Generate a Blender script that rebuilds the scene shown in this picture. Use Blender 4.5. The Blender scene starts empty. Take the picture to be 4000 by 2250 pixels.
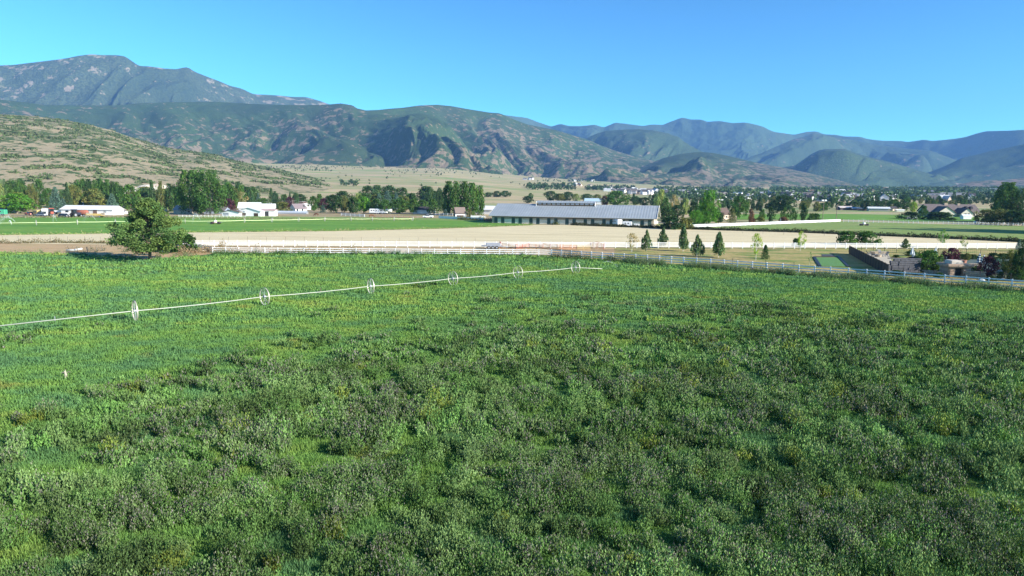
import bpy, math, random
import numpy as np
from mathutils import Vector, Matrix
SC = bpy.context.scene
COL = SC.collection
# ---------------------------------------------------------------- camera
CAMH = 12.3; FPX = 2650.0; ROLL = 0.010
PITCH = math.atan((1125-748)/FPX)
cR = np.array([1.,0,0]); cF = np.array([0, math.cos(PITCH), -math.sin(PITCH)]); cU = np.array([0, math.sin(PITCH), math.cos(PITCH)])
R_ = cR*math.cos(ROLL)+cU*math.sin(ROLL); U_ = cU*math.cos(ROLL)-cR*math.sin(ROLL); cR, cU = R_, U_
cam_d = bpy.data.cameras.new('camera'); cam = bpy.data.objects.new('camera', cam_d); COL.objects.link(cam)
cam_d.sensor_width = 36; cam_d.lens = 36*FPX/4000; cam_d.clip_start = .1; cam_d.clip_end = 40000
cam.matrix_world = Matrix(((cR[0],cU[0],-cF[0],0),(cR[1],cU[1],-cF[1],0),(cR[2],cU[2],-cF[2],CAMH),(0,0,0,1)))
SC.camera = cam
# ---------------------------------------------------------------- sky, sun, exposure
SUN_EL = math.radians(24); SUN_AZ = math.radians(118)      # azimuth clockwise from +Y (view direction)
w = bpy.data.worlds.new('World'); SC.world = w; w.use_nodes = True
nt = w.node_tree; nt.nodes.clear()
sky = nt.nodes.new('ShaderNodeTexSky'); sky.sky_type = 'NISHITA'; sky.sun_disc = False
sky.sun_elevation = SUN_EL; sky.sun_rotation = SUN_AZ; sky.altitude = 1700; sky.air_density = 1.0; sky.dust_density = .3; sky.ozone_density = 2.0
hs = nt.nodes.new('ShaderNodeMix'); hs.data_type = 'RGBA'; hs.blend_type = 'MULTIPLY'; hs.inputs['Factor'].default_value = 1
hs.inputs[7].default_value = (.245, .535, .56, 1)
bg = nt.nodes.new('ShaderNodeBackground'); bg.inputs['Strength'].default_value = .075
wo = nt.nodes.new('ShaderNodeOutputWorld')
ga = nt.nodes.new('ShaderNodeGamma'); ga.inputs[1].default_value = 1.55; nt.links.new(sky.outputs[0], ga.inputs[0]); nt.links.new(ga.outputs[0], hs.inputs[6]); nt.links.new(hs.outputs[2], bg.inputs['Color']); nt.links.new(bg.outputs[0], wo.inputs[0])
sd = bpy.data.lights.new('sun', 'SUN'); sun = bpy.data.objects.new('sun', sd); COL.objects.link(sun)
sd.energy = 5.0; sd.angle = math.radians(.5); sd.color = (1, .93, .82)
sdir = Vector((math.sin(SUN_AZ)*math.cos(SUN_EL), math.cos(SUN_AZ)*math.cos(SUN_EL), math.sin(SUN_EL)))
sun.rotation_euler = sdir.to_track_quat('Z', 'Y').to_euler(); sun.location = (60, -40, 60)
SC.view_settings.view_transform = 'Standard'; SC.view_settings.look = 'None'; SC.view_settings.gamma = 1; SC.view_settings.use_curve_mapping = False
SC.view_settings.exposure = 1.2
SC.cycles.volume_bounces = 1; SC.cycles.max_bounces = 6; SC.cycles.transparent_max_bounces = 8

# ---------------------------------------------------------------- noise
_prm = np.random.RandomState(7).permutation(1024)
_gr = np.random.RandomState(8).rand(1024)*2*np.pi; _gx, _gy = np.cos(_gr), np.sin(_gr)
def noise2(x, y, seed=0):
    x = np.asarray(x, float); y = np.asarray(y, float)
    xi = np.floor(x).astype(int); yi = np.floor(y).astype(int); xf = x-xi; yf = y-yi
    def g(i, j, dx, dy):
        h = _prm[(_prm[(i+seed*37) & 1023]+j) & 1023]
        return _gx[h]*dx+_gy[h]*dy
    u = xf*xf*xf*(xf*(xf*6-15)+10); v = yf*yf*yf*(yf*(yf*6-15)+10)
    a = g(xi,yi,xf,yf); b = g(xi+1,yi,xf-1,yf); c = g(xi,yi+1,xf,yf-1); d = g(xi+1,yi+1,xf-1,yf-1)
    return (a+(b-a)*u+(c-a)*v+(a-b-c+d)*u*v)*1.5
def fbm(x, y, o=4, seed=0, gain=.5):
    s = 0; a = 1
    for k in range(o):
        s = s+a*noise2(x*2**k, y*2**k, seed+k*3); a *= gain
    return s
def ridged(x, y, o=4, seed=0):
    s = 0; a = 1; wgt = 1
    for k in range(o):
        n = (1-np.abs(noise2(x*2**k, y*2**k, seed+k*5)))**2
        s = s+a*n*wgt; wgt = np.clip(n*1.4, 0, 1); a *= .5
    return s
def billow(x, y, o=4, seed=0):
    s = 0; a = 1
    for k in range(o):
        s = s+a*np.sqrt(noise2(x*2**k, y*2**k, seed+k*5)**2+.004); a *= .42
    return s
# ---------------------------------------------------------------- pixel -> world helpers (4000 x 2250 photo)
def ray(u, v):
    d = cR*(u-2000)+cU*(1125-v)+cF*FPX
    return d/np.linalg.norm(d)
def azel(u, v):
    d = ray(u, v); return math.atan2(d[0], d[1]), d[2]/math.hypot(d[0], d[1])
FL_PTS = [(-900,655),(600,650),(950,636),(1300,644),(1700,652),(2000,682),(2300,705),(2550,720),(2800,729),(3200,733),(3600,736),(4000,738),(5000,742)]
FL = np.array([(lambda a, t: (a, CAMH+t*2800))(*azel(u, v)) for u, v in FL_PTS])
def zg(x, y):
    """height of the valley floor"""
    r = np.hypot(x, y); az = np.arctan2(x, y)
    H = np.interp(az, FL[:,0], FL[:,1]) ; back = np.clip((np.abs(az)-.95)/.5, 0, 1); H = H*(1-back)+40*back
    t = np.clip((r-470)/(2800-470), 0, 1)
    bump = fbm(x/330., y/330., 3, 21)*4.0*np.clip((r-550)/700., 0, 1)
    return H*t**1.25+np.clip(r-2800, 0, 1e9)*.012+bump
_TT = np.geomspace(440, 9000, 500)
def P(u, v, h=0.0):
    d = ray(u, v); o = np.array([0,0,CAMH])
    if d[2] < -1e-4:
        t = (CAMH-h)/-d[2]; p = o+d*t
        if math.hypot(p[0], p[1]) < 470: return Vector(p)
    q = o+d*_TT[:,None]; dz = q[:,2]-zg(q[:,0], q[:,1])-h; k = int(np.argmax(dz <= 0)) if (dz <= 0).any() else len(_TT)-1
    if k == 0: return Vector(q[0])
    f = dz[k-1]/max(1e-6, dz[k-1]-dz[k]) if dz[k] <= 0 else 1.
    return Vector(q[k-1]+(q[k]-q[k-1])*f)
def mpp(p): return float(np.dot(np.array(p)-np.array([0,0,CAMH]), cF))/FPX
# ---------------------------------------------------------------- object helpers
def tag(o, label=None, cat=None, group=None, kind=None):
    if label: o['label'] = label
    if cat: o['category'] = cat
    if group: o['group'] = group
    if kind: o['kind'] = kind
    return o
def empty(name, loc, rz=0, label=None, cat=None, group=None):
    o = bpy.data.objects.new(name, None); COL.objects.link(o); o.location = loc; o.rotation_euler = (0,0,rz); o.empty_display_size = .5
    return tag(o, label, cat, group)
class MB:
    def __init__(s): s.v = []; s.f = []; s.m = []; s.mi = 0
    def add(s, vs, fs):
        b = len(s.v); s.v += [tuple(p) for p in vs]
        for f in fs: s.f.append(tuple(b+i for i in f)); s.m.append(s.mi)
        return s
    def box(s, x0, x1, y0, y1, z0, z1, M=None):
        vs = [Vector((x,y,z)) for z in (z0,z1) for y in (y0,y1) for x in (x0,x1)]
        if M: vs = [M@p for p in vs]
        return s.add(vs, [(0,2,3,1),(4,5,7,6),(0,1,5,4),(2,6,7,3),(0,4,6,2),(1,3,7,5)])
    def bevbox(s, x0, x1, y0, y1, z0, z1, b=.05):
        # box with chamfered vertical and top edges
        pts = []
        for z, i in ((z0, 0), (z1-b, 0), (z1, b)):
            pts += [(x0+b+i,y0+i,z),(x1-b-i,y0+i,z),(x1-i,y0+b+i,z),(x1-i,y1-b-i,z),(x1-b-i,y1-i,z),(x0+b+i,y1-i,z),(x0+i,y1-b-i,z),(x0+i,y0+b+i,z)]
        fs = [tuple(range(7,-1,-1)), tuple(range(16,24))]
        for L in (0, 8):
            for k in range(8): fs.append((L+k, L+(k+1)%8, L+8+(k+1)%8, L+8+k))
        return s.add(pts, fs)
    def bar(s, a, b, w_, h_=None, up=Vector((0,0,1))):
        a = Vector(a); b = Vector(b); h_ = h_ or w_; d = (b-a).normalized()
        sx = d.cross(up)
        if sx.length < 1e-4: sx = Vector((1,0,0))
        sx.normalize(); sz = sx.cross(d).normalized(); sx = sx*w_/2; sz = sz*h_/2
        vs = [q+i*sx+j*sz for q in (a,b) for i,j in ((-1,-1),(1,-1),(1,1),(-1,1))]
        return s.add(vs, [(3,2,1,0),(4,5,6,7),(0,1,5,4),(1,2,6,5),(2,3,7,6),(3,0,4,7)])
    def tube(s, pts, radii, n=6, cap=True):
        pts = [Vector(p) for p in pts]; 
        if not hasattr(radii, '__len__'): radii = [radii]*len(pts)
        vs = []; fs = []
        for i, p in enumerate(pts):
            d = (pts[min(i+1,len(pts)-1)]-pts[max(i-1,0)]).normalized()
            a = d.cross(Vector((0,0,1)));
            if a.length < .1: a = d.cross(Vector((1,0,0)))
            a.normalize(); b = d.cross(a)
            for k in range(n):
                t = 2*math.pi*k/n; vs.append(p+(a*math.cos(t)+b*math.sin(t))*radii[i])
        for i in range(len(pts)-1):
            for k in range(n): fs.append((i*n+k, i*n+(k+1)%n, (i+1)*n+(k+1)%n, (i+1)*n+k))
        if cap: fs += [tuple(range(n-1,-1,-1)), tuple((len(pts)-1)*n+k for k in range(n))]
        return s.add(vs, fs)
    def prism(s, poly, z0, z1):
        n = len(poly); vs = [(x,y,z0) for x,y in poly]+[(x,y,z1) for x,y in poly]
        return s.add(vs, [tuple(range(n-1,-1,-1)), tuple(range(n,2*n))]+[(k,(k+1)%n,n+(k+1)%n,n+k) for k in range(n)])
    def gable(s, x0, x1, y0, y1, z0, ze, zr, yr=None):
        """house-shaped solid, ridge along x"""
        yr = (y0+y1)/2 if yr is None else yr
        vs = [(x,y,z) for x in (x0,x1) for y,z in ((y0,z0),(y1,z0),(y1,ze),(yr,zr),(y0,ze))]
        return s.add(vs, [(0,1,2,3,4),(9,8,7,6,5),(0,5,6,1),(1,6,7,2),(4,9,5,0),(2,7,8,3),(3,8,9,4)])
    def roof(s, x0, x1, y0, y1, ze, zr, t=.18, ov=.5, yr=None):
        yr = (y0+y1)/2 if yr is None else yr
        for ya in (y0, y1):
            sl = (zr-ze)/(yr-ya); yo = ya+(-ov if ya < yr else ov); zo = ze+sl*(yo-ya)
            vs = [(x,y,z) for x in (x0-ov,x1+ov) for y,z in ((yo,zo+.02),(yr,zr+.02),(yr,zr+t),(yo,zo+t))]
            s.add(vs, [(0,1,2,3),(7,6,5,4),(0,4,5,1),(1,5,6,2),(2,6,7,3),(3,7,4,0)])
        return s
    def build(s, name, mats, parent=None, smooth=False, loc=None):
        me = bpy.data.meshes.new(name); me.from_pydata(s.v, [], s.f)
        mats = mats if isinstance(mats, (list, tuple)) else [mats]
        for m in mats: me.materials.append(m)
        me.polygons.foreach_set('material_index', np.array(s.m, np.int32))
        if smooth: me.polygons.foreach_set('use_smooth', [True]*len(me.polygons))
        me.update()
        o = bpy.data.objects.new(name, me); COL.objects.link(o)
        if parent: o.parent = parent
        if loc is not None: o.location = loc
        return o
def np_mesh(name, V, k, mat, tint=None, smooth=False):
    """V: (n*k,3) vertices, consecutive k-gons"""
    me = bpy.data.meshes.new(name); nv = len(V); nf = nv//k
    me.vertices.add(nv); me.vertices.foreach_set('co', np.ascontiguousarray(V, np.float32).ravel())
    me.loops.add(nv); me.loops.foreach_set('vertex_index', np.arange(nv, dtype=np.int32))
    me.polygons.add(nf); me.polygons.foreach_set('loop_start', np.arange(0, nv, k, dtype=np.int32))
    if tint is not None:
        a = me.color_attributes.new('tint', 'FLOAT_COLOR', 'POINT')
        c = np.ones((nv,4), np.float32); c[:,:3] = tint; a.data.foreach_set('color', c.ravel())
    me.materials.append(mat); me.update(calc_edges=True)
    return me
def grid_mesh(name, X, Y, Z, mat, wrap=False):
    n, m = X.shape; V = np.stack([X,Y,Z], -1).reshape(-1,3)
    i = np.arange(n-1)[:,None]; j = np.arange(m-1)[None,:]
    q = np.stack([i*m+j, i*m+j+1, (i+1)*m+j+1, (i+1)*m+j], -1).reshape(-1,4)
    me = bpy.data.meshes.new(name); me.vertices.add(len(V)); me.vertices.foreach_set('co', V.astype(np.float32).ravel())
    me.loops.add(q.size); me.loops.foreach_set('vertex_index', q.ravel().astype(np.int32))
    me.polygons.add(len(q)); me.polygons.foreach_set('loop_start', np.arange(0, q.size, 4, dtype=np.int32))
    me.polygons.foreach_set('use_smooth', np.ones(len(q), bool)); me.materials.append(mat); me.update(calc_edges=True)
    return me
def link(name, me, parent=None):
    o = bpy.data.objects.new(name, me); COL.objects.link(o)
    if parent: o.parent = parent
    return o
# ---------------------------------------------------------------- materials
def newmat(name):
    m = bpy.data.materials.new(name); m.use_nodes = True; nt = m.node_tree; b = nt.nodes['Principled BSDF']
    b.inputs['Specular IOR Level'].default_value = .25
    return m, nt, b
def N(nt, t, **kw):
    n = nt.nodes.new('ShaderNode'+t)
    for k, v in kw.items(): setattr(n, k, v)
    return n
def noise_node(nt, vec, scale, detail=4, rough=.55, stretch=None, rot=0):
    n = N(nt, 'TexNoise'); n.inputs['Scale'].default_value = scale; n.inputs['Detail'].default_value = detail; n.inputs['Roughness'].default_value = rough
    if stretch:
        mp = N(nt, 'Mapping'); mp.inputs['Scale'].default_value = stretch; mp.inputs['Rotation'].default_value = (0,0,rot)
        nt.links.new(vec, mp.inputs[0]); vec = mp.outputs[0]
    nt.links.new(vec, n.inputs['Vector']); return n.outputs['Fac']
def ramp(nt, fac, stops, interp='LINEAR'):
    r = N(nt, 'ValToRGB'); r.color_ramp.interpolation = interp; el = r.color_ramp.elements
    c4 = lambda c: (*c, 1) if not isinstance(c, (int, float)) else (c,c,c,1)
    el[1].position = stops[-1][0]; el[1].color = c4(stops[-1][1]); el[0].position = stops[0][0]; el[0].color = c4(stops[0][1])
    for p, c in stops[1:-1]: el.new(p).color = c4(c)
    nt.links.new(fac, r.inputs[0]); return r.outputs[0]
def mix(nt, f, a, b, mode='MIX'):
    n = N(nt, 'Mix', data_type='RGBA', blend_type=mode)
    for s, x in ((n.inputs[0], f), (n.inputs[6], a), (n.inputs[7], b)):
        if isinstance(x, (int, float)): s.default_value = x
        elif isinstance(x, tuple): s.default_value = (*x, 1)
        else: nt.links.new(x, s)
    return n.outputs[2]
def geo(nt): return N(nt, 'NewGeometry').outputs['Position']
def bump(nt, b, h, strength=.5, dist=.1):
    n = N(nt, 'Bump'); n.inputs['Strength'].default_value = strength; n.inputs['Distance'].default_value = dist
    nt.links.new(h, n.inputs['Height']); nt.links.new(n.outputs[0], b.inputs['Normal'])
_mc = {}
def pm(name, c, rough=.6, metal=0, var=.12, scale=2., spec=.3):
    """plain procedural paint/metal/wood with slight weathering"""
    if name in _mc: return _mc[name]
    m, nt, b = newmat(name); tc = N(nt, 'TexCoord').outputs['Object']
    n = noise_node(nt, tc, scale, 5, .65); r = ramp(nt, n, [(.3, tuple(x*(1-var) for x in c)), (.7, tuple(min(1, x*(1+var)) for x in c))])
    nt.links.new(r, b.inputs['Base Color']); b.inputs['Roughness'].default_value = rough; b.inputs['Metallic'].default_value = metal
    b.inputs['Specular IOR Level'].default_value = spec
    _mc[name] = m; return m
def foliage(name, c, dark=.55, light=1.5, trans=.25, objvar=.18):
    m, nt, b = newmat(name); at = N(nt, 'Attribute', attribute_name='tint').outputs['Color']
    oi = N(nt, 'ObjectInfo').outputs['Random']
    v = ramp(nt, oi, [(0, (1-objvar,)*3), (1, (1+objvar*.6, 1+objvar*.6, 1-objvar*.2))])
    col = mix(nt, 1., mix(nt, 1., at, c, 'MULTIPLY'), v, 'MULTIPLY')
    nt.links.new(col, b.inputs['Base Color']); b.inputs['Roughness'].default_value = .8; b.inputs['Specular IOR Level'].default_value = .08
    tr = N(nt, 'BsdfTranslucent'); nt.links.new(col, tr.inputs[0]); ms = N(nt, 'MixShader'); ms.inputs[0].default_value = trans
    nt.links.new(b.outputs[0], ms.inputs[1]); nt.links.new(tr.outputs[0], ms.inputs[2])
    nt.links.new(ms.outputs[0], nt.nodes['Material Output'].inputs[0]); return m
# ================================================================ terrain
def ground_mat():
    m, nt, b = newmat('valley_floor'); g = geo(nt)
    n1 = noise_node(nt, g, .0026, 5, .6, (.30,1.3,1), .1); n2 = noise_node(nt, g, .010, 6, .6, (.6,4,1), -.08); n3 = noise_node(nt, g, .15, 5, .65)
    a = ramp(nt, n1, [(.34,(.16,.25,.07)),(.40,(.42,.34,.18)),(.45,(.26,.29,.11)),(.49,(.52,.39,.23)),(.545,(.14,.26,.055)),(.58,(.48,.38,.21)),(.66,(.30,.31,.12))])
    c = mix(nt, ramp(nt, n2, [(.44,0.),(.60,.5)]), a, (.48,.35,.22))
    c = mix(nt, ramp(nt, n3, [(.62,0.),(.68,.6)]), c, (.06,.085,.035))
    nt.links.new(c, b.inputs['Base Color']); b.inputs['Roughness'].default_value = .9; return m
az = np.concatenate([np.linspace(-math.pi, -.9, 40)[:-1], np.linspace(-.9, .9, 420), np.linspace(.9, math.pi, 40)[1:]])
rr = np.concatenate([[0.01], np.geomspace(5, 400, 30), np.geomspace(420, 9800, 150)])
A, Rr = np.meshgrid(az, rr, indexing='ij'); X = np.sin(A)*Rr; Y = np.cos(A)*Rr
g_ob = link('ground', grid_mesh('ground', X[:, ::1], Y, zg(X, Y)-.06*np.clip(1-Rr/20000,0,1), ground_mat())); tag(g_ob, 'wide valley floor of meadows and dry grass', None, None, 'structure')

def sheet(name, pts, mat, z, label=None, px=True, ext=None):
    ps = [P(u, v) for u, v in pts] if px else pts
    me = bpy.data.meshes.new(name); 
    import bmesh
    bm = bmesh.new(); vs = [bm.verts.new((p[0], p[1], z)) for p in ps]; f = bm.faces.new(vs)
    if f.normal.z < 0: f.normal_flip()
    bmesh.ops.triangulate(bm, faces=[f]); bm.normal_update()
    for f in bm.faces:
        if f.normal.z < 0: f.normal_flip()
    bm.to_mesh(me); bm.free(); me.materials.append(mat)
    o = link(name, me); return tag(o, label, None, None, 'structure')
def grass_mat(name, stops, s1=.09, s2=.9, bum=.4, stretch=(1,1.6,1), fine=(.75,1.25)):
    m, nt, b = newmat(name); g = geo(nt)
    n1 = noise_node(nt, g, s1, 6, .62, stretch); n2 = noise_node(nt, g, s2, 4, .7); n3 = noise_node(nt, g, s2*6, 3, .7)
    c = ramp(nt, n1, stops)
    c = mix(nt, 1., c, ramp(nt, n2, [(.3,(fine[0],)*3),(.7,(fine[1],fine[1],fine[1]*.9))]), 'MULTIPLY')
    c = mix(nt, 1., c, ramp(nt, n3, [(.3,(.75,)*3),(.7,(1.2,)*3)]), 'MULTIPLY')
    nt.links.new(c, b.inputs['Base Color']); b.inputs['Roughness'].default_value = .9
    bump(nt, b, n2, bum, .25); return m
M_past = grass_mat('pasture_soil', [(.30,(.035,.11,.022)),(.44,(.06,.155,.03)),(.52,(.09,.18,.032)),(.62,(.15,.19,.04))], .07, 1.1, .6)
M_alf = grass_mat('alfalfa', [(.3,(.085,.225,.025)),(.5,(.13,.28,.035)),(.7,(.20,.31,.05))], .05, .5, .5, (.5,2,1))
M_alf2 = grass_mat('mown_hay', [(.3,(.13,.235,.045)),(.5,(.20,.285,.07)),(.7,(.32,.32,.13))], .06, .5, .4, (.5,2.5,1))
M_dirt = grass_mat('dry_dirt', [(.3,(.40,.27,.14)),(.5,(.52,.36,.20)),(.7,(.42,.33,.16))], .1, 1.2, .2, (1,2,1), (.85,1.1))
M_lawn = grass_mat('patchy_lawn', [(.3,(.08,.18,.035)),(.42,(.18,.235,.055)),(.50,(.36,.30,.11)),(.58,(.44,.33,.15)),(.66,(.20,.25,.06))], .11, 1.1, .3, (1,2.4,1))
M_farm = grass_mat('farmyard', [(.3,(.14,.2,.06)),(.5,(.38,.29,.17)),(.7,(.5,.37,.25))], .05, .5, .2, (.6,2,1))
def stubble():
    m, nt, b = newmat('stubble'); g = geo(nt)
    n1 = noise_node(nt, g, .06, 6, .65, (.3,2.6,1), .08); n2 = noise_node(nt, g, .45, 5, .75, (.15,3,1), .08); n3 = noise_node(nt, g, 2.5, 3, .7)
    c = ramp(nt, n1, [(.35,(.62,.52,.31)),(.5,(.74,.63,.39)),(.66,(.60,.50,.29))])
    c = mix(nt, ramp(nt, n2, [(.48,0.),(.66,.6)]), c, (.42,.34,.18)); c = mix(nt, 1., c, ramp(nt, n3, [(.3,(.85,)*3),(.7,(1.1,)*3)]), 'MULTIPLY')
    nt.links.new(c, b.inputs['Base Color']); b.inputs['Roughness'].default_value = .95; bump(nt, b, n3, .3, .1); return m
M_stub = stubble()
# pasture in front, reaching under the camera
near_posts = [(2154.5,975),(2193,977),(2232,979.5),(2271,981.5),(2310,984),(2352,986.5),(2394,988.6),(2438,991),(2483,993.5),(2529,996),(2576,999),(2623,1002),(2671,1005),(2722,1008),(2776,1011.5),(2829,1015),(2881,1018.5),(2939,1022),(2996,1026),(3058,1030.5),(3121,1035),(3183,1039),(3245,1043),(3315,1047.6),(3386,1052.3),(3456,1057),(3533,1062.5),(3612,1068),(3692,1073.5),(3775,1079),(3864,1085),(3955,1091.3),(4048,1098),(4145,1105),(4245,1112)]
NEARB = [(lambda p: Vector((p.x, p.y, 0)))(P(u, v, 1.35)) for u, v in near_posts]
past_top = [(1800,988),(1300,987),(900,988),(760,1000),(560,1012),(380,997),(250,990),(0,985),(-700,978)]
past_w = [NEARB[-1]+Vector((12,-11,0))]+NEARB[::-1]+[P(u, v) for u, v in past_top]
sheet('pasture', past_w+[Vector((-140,-60,0)), Vector((140,-60,0))], M_past, .0, 'lush green pasture full of tall weeds in front', px=False)
sheet('dirt_strip', [(-900,990),(-900,944),(0,946),(450,950),(830,955),(845,992),(560,1016),(300,996),(0,991)], M_dirt, .02, 'bare tan dirt strip behind the big tree')
sheet('fence_lane', [(800,993),(800,958),(1500,964),(2400,968),(2400,1002),(2154,996),(1500,990)], M_dirt, .03, 'pale dusty lane between the two white fences')
sheet('stubble_field', [(-900,950),(-900,918),(0,918),(450,911),(900,906),(1300,902),(1700,893),(1900,886),(2080,879),(2250,879),(2600,891),(2800,898),(3100,907),(3400,919),(3700,932),(4000,948),(4300,956),(4300,975),(3300,968),(2400,968),(1500,965),(800,961),(0,951)], M_stub, .05, 'pale cut stubble field behind the white fence')
sheet('alfalfa_field', [(-1200,919),(-1200,851),(0,851),(450,850),(700,852),(1000,856),(1300,860),(1620,859),(1800,861),(1950,868),(2090,879),(1900,887),(1700,894),(1300,903),(900,907),(450,912),(0,919)], M_alf, .07, 'bright green alfalfa field crossed by an irrigation line')
sheet('hay_strip', [(680,854),(680,844),(1000,845),(1300,848),(1700,853),(1900,858),(1950,866),(1620,858.7),(1300,859.5),(1000,856)], M_alf2, .09, 'light green mown strip behind the alfalfa')
sheet('farmyard', [(-1400,852),(-1400,828),(0,828),(700,829),(1300,828),(1800,832),(1950,846),(1980,864),(1700,853),(1300,848),(700,843),(680,852)], M_farm, .03, 'dusty farmyard with sheds and vehicles')
sheet('hay_field', [(2640,893),(2690,887),(3280,864),(3600,874),(4000,884),(4900,905),(4900,975),(4000,948),(3700,933),(3400,920),(3100,908),(2800,899)], M_alf2, .07, 'mown green hay field on the right with a long tree shadow')
sheet('far_green_field', [(2880,858),(2880,838),(3300,834),(3540,838),(3800,842),(3860,866),(3560,866),(3290,858)], M_alf, .05, 'deep green field behind the far white fence')
sheet('lawn', [P(u, v) for u, v in [(2160,985),(2250,968),(2500,969),(3300,967),(4500,972)]]+[NEARB[-1]+Vector((30,10,0))]+[q+Vector((0,.3,0)) for q in NEARB[::-1]], M_lawn, .015, 'patchy half dry lawn with young trees', px=False)
M_turf = grass_mat('putting_turf', [(.3,(.10,.23,.075)),(.7,(.12,.27,.085))], .5, 3, .05)
# ---------------------------------------------------------------- hills and mountains
def hill_mat(name, cols, s_patch, thr, s_big=.0012, soil=(.30,.225,.155), tree=(.035,.065,.03), rough_b=6., zdep=None, stretch=(1,1,1), tint=(.84,.86,.84)):
    m, nt, b = newmat(name); g = geo(nt)
    big = noise_node(nt, g, s_big, 5, .55); pat = noise_node(nt, g, s_patch, 9, .68, stretch); fin = noise_node(nt, g, s_patch*7, 5, .7)
    veg = ramp(nt, big, cols)
    veg = mix(nt, ramp(nt, fin, [(.44,0.),(.56,.75)]), veg, tree)
    md = N(nt, 'Math', operation='ADD'); md.inputs[1].default_value = 0; nt.links.new(pat, md.inputs[0]); src = md.outputs[0]
    b2 = N(nt, 'Math', operation='MULTIPLY_ADD'); nt.links.new(big, b2.inputs[0]); b2.inputs[1].default_value = .40; SOFT = 0; nt.links.new(src, b2.inputs[2]); src = b2.outputs[0]
    if zdep:   # soil shows more low on the slope (real vegetation line)
        sp = N(nt, 'SeparateXYZ'); nt.links.new(g, sp.inputs[0]); mr = N(nt, 'MapRange'); nt.links.new(sp.outputs[2], mr.inputs[0])
        mr.inputs[1].default_value = zdep[0]; mr.inputs[2].default_value = zdep[1]; mr.inputs[3].default_value = zdep[2]; mr.inputs[4].default_value = zdep[3]
        ad = N(nt, 'Math', operation='ADD'); nt.links.new(src, ad.inputs[0]); nt.links.new(mr.outputs[0], ad.inputs[1]); src = ad.outputs[0]
    thr -= .075; mask = ramp(nt, src, [(max(0,thr-.015), 0.), (thr+.02, .9)])
    soilc = mix(nt, ramp(nt, fin, [(.35,0.),(.65,1.)]), tuple(x*.8 for x in soil), tuple(x*1.15 for x in soil))
    c = mix(nt, 1., mix(nt, mask, veg, soilc), tint, 'MULTIPLY')
    nt.links.new(c, b.inputs['Base Color']); b.inputs['Roughness'].default_value = .95; b.inputs['Specular IOR Level'].default_value = .1
    bump(nt, b, fin, .9, rough_b); return m
RIDGES = {}
def ridge(name, pts, Rc, Rb, mat, seed, amp=.35, lam=900., warp=.4, label='', na=800, nr=220, pw=1.25, edge=.06, rcvar=.12, det=.02, spurdir=0.0, rug=.12):
    ae = np.array([azel(u, v) for u, v in pts]); a0, a1 = ae[0,0]-edge, ae[-1,0]+edge
    az = np.linspace(a0, a1, na); te = np.interp(az, ae[:,0], ae[:,1])
    te_s = np.convolve(np.pad(te, 3, mode='edge'), np.ones(7)/7, 'valid')
    rc = Rc*(1+rcvar*fbm(az*Rc/2500., az*0+seed, 3, seed)); Hc = CAMH+te_s*rc
    fade = np.clip((az-a0)/edge, 0, 1)*np.clip((a1-az)/edge, 0, 1); fade = fade*fade*(3-2*fade)
    base = zg(np.sin(az)*Rc, np.cos(az)*Rc)
    Hc = base*0+Hc*fade-40*(1-fade)
    t = np.concatenate([np.linspace(-.02, 1, nr), 1+np.linspace(.02, .6, 20)])
    T, A = np.meshgrid(t, az, indexing='xy'); rb = Rb*(1+.06*fbm(az*Rc/1500., az*0+3.3, 3, seed+2))
    Rr = rb[:,None]+(rc-rb)[:,None]*T; X = np.sin(A)*Rr; Y = np.cos(A)*Rr
    floor = zg(X, Y)-6
    tt = np.clip(T, 0, 1); prof = tt**pw
    wx = fbm(X/(lam*1.6), Y/(lam*1.6), 3, seed+4)*lam*warp
    tang = (A+spurdir*(1-T))*Rc+wx
    g1 = (billow(tang/lam, Rr/(lam*2.4)+seed*1.7, 5, seed+6)-.62)*1.25; g2 = ridged(tang/lam, Rr/(lam*2.4)+seed*1.7, 5, seed+6)-1.15; g1 = g1*(1-rug)+g2*rug
    bell = np.clip(tt*(1-tt)*4, 0, 1)**.7*np.clip((1-tt)*6, 0, 1)
    span = (Hc[:,None]-floor); 
    h = floor+span*np.clip(prof+amp*g1*bell*(.35+.65*(1-tt)), -.02, 1.6)
    h = h+fbm(X/(lam*.28), Y/(lam*.28), 5, seed+9)*span*det*np.clip(tt*6,0,1)*(1-.9*(tt>=.97))
    # keep everything in front of the crest below the crest's own line of sight
    lim = CAMH+(te_s*fade-.02*(1-fade))[:,None]*Rr-np.clip(1-T, 0, 1)*Rr*.004
    h = np.where(T < 1, np.minimum(h, np.maximum(lim, floor)), h)
    over = T > 1; h = np.where(over, Hc[:,None]-(T-1)*(rc-rb)[:,None]*.35+fbm(X/(lam*.28), Y/(lam*.28), 3, seed+9)*span*det*.5, h)
    o = link(name, grid_mesh(name, X, Y, h, mat)); tag(o, label, None, None, 'structure')
    RIDGES[label] = (az, t, rb, rc, h); return o
ov = lambda L: [(x*1.5528, y*1.5528) for x, y in L]
z1 = lambda L: [(x/1.84, y/1.84+150) for x, y in L]
z2 = lambda L: [(x/1.84+1300, y/1.84+350) for x, y in L]
z3 = lambda L: [(x/1.84+2600, y/1.84+400) for x, y in L]
veg1 = [(.38,(.07,.105,.055)),(.5,(.085,.13,.058)),(.62,(.085,.115,.065))]
mA = hill_mat('high_mountain', [(.35,(.06,.09,.05)),(.55,(.10,.13,.07))], .010, .905, .0009, (.33,.27,.21), (.03,.05,.035), 9., (300,1200,-.05,.09))
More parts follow.
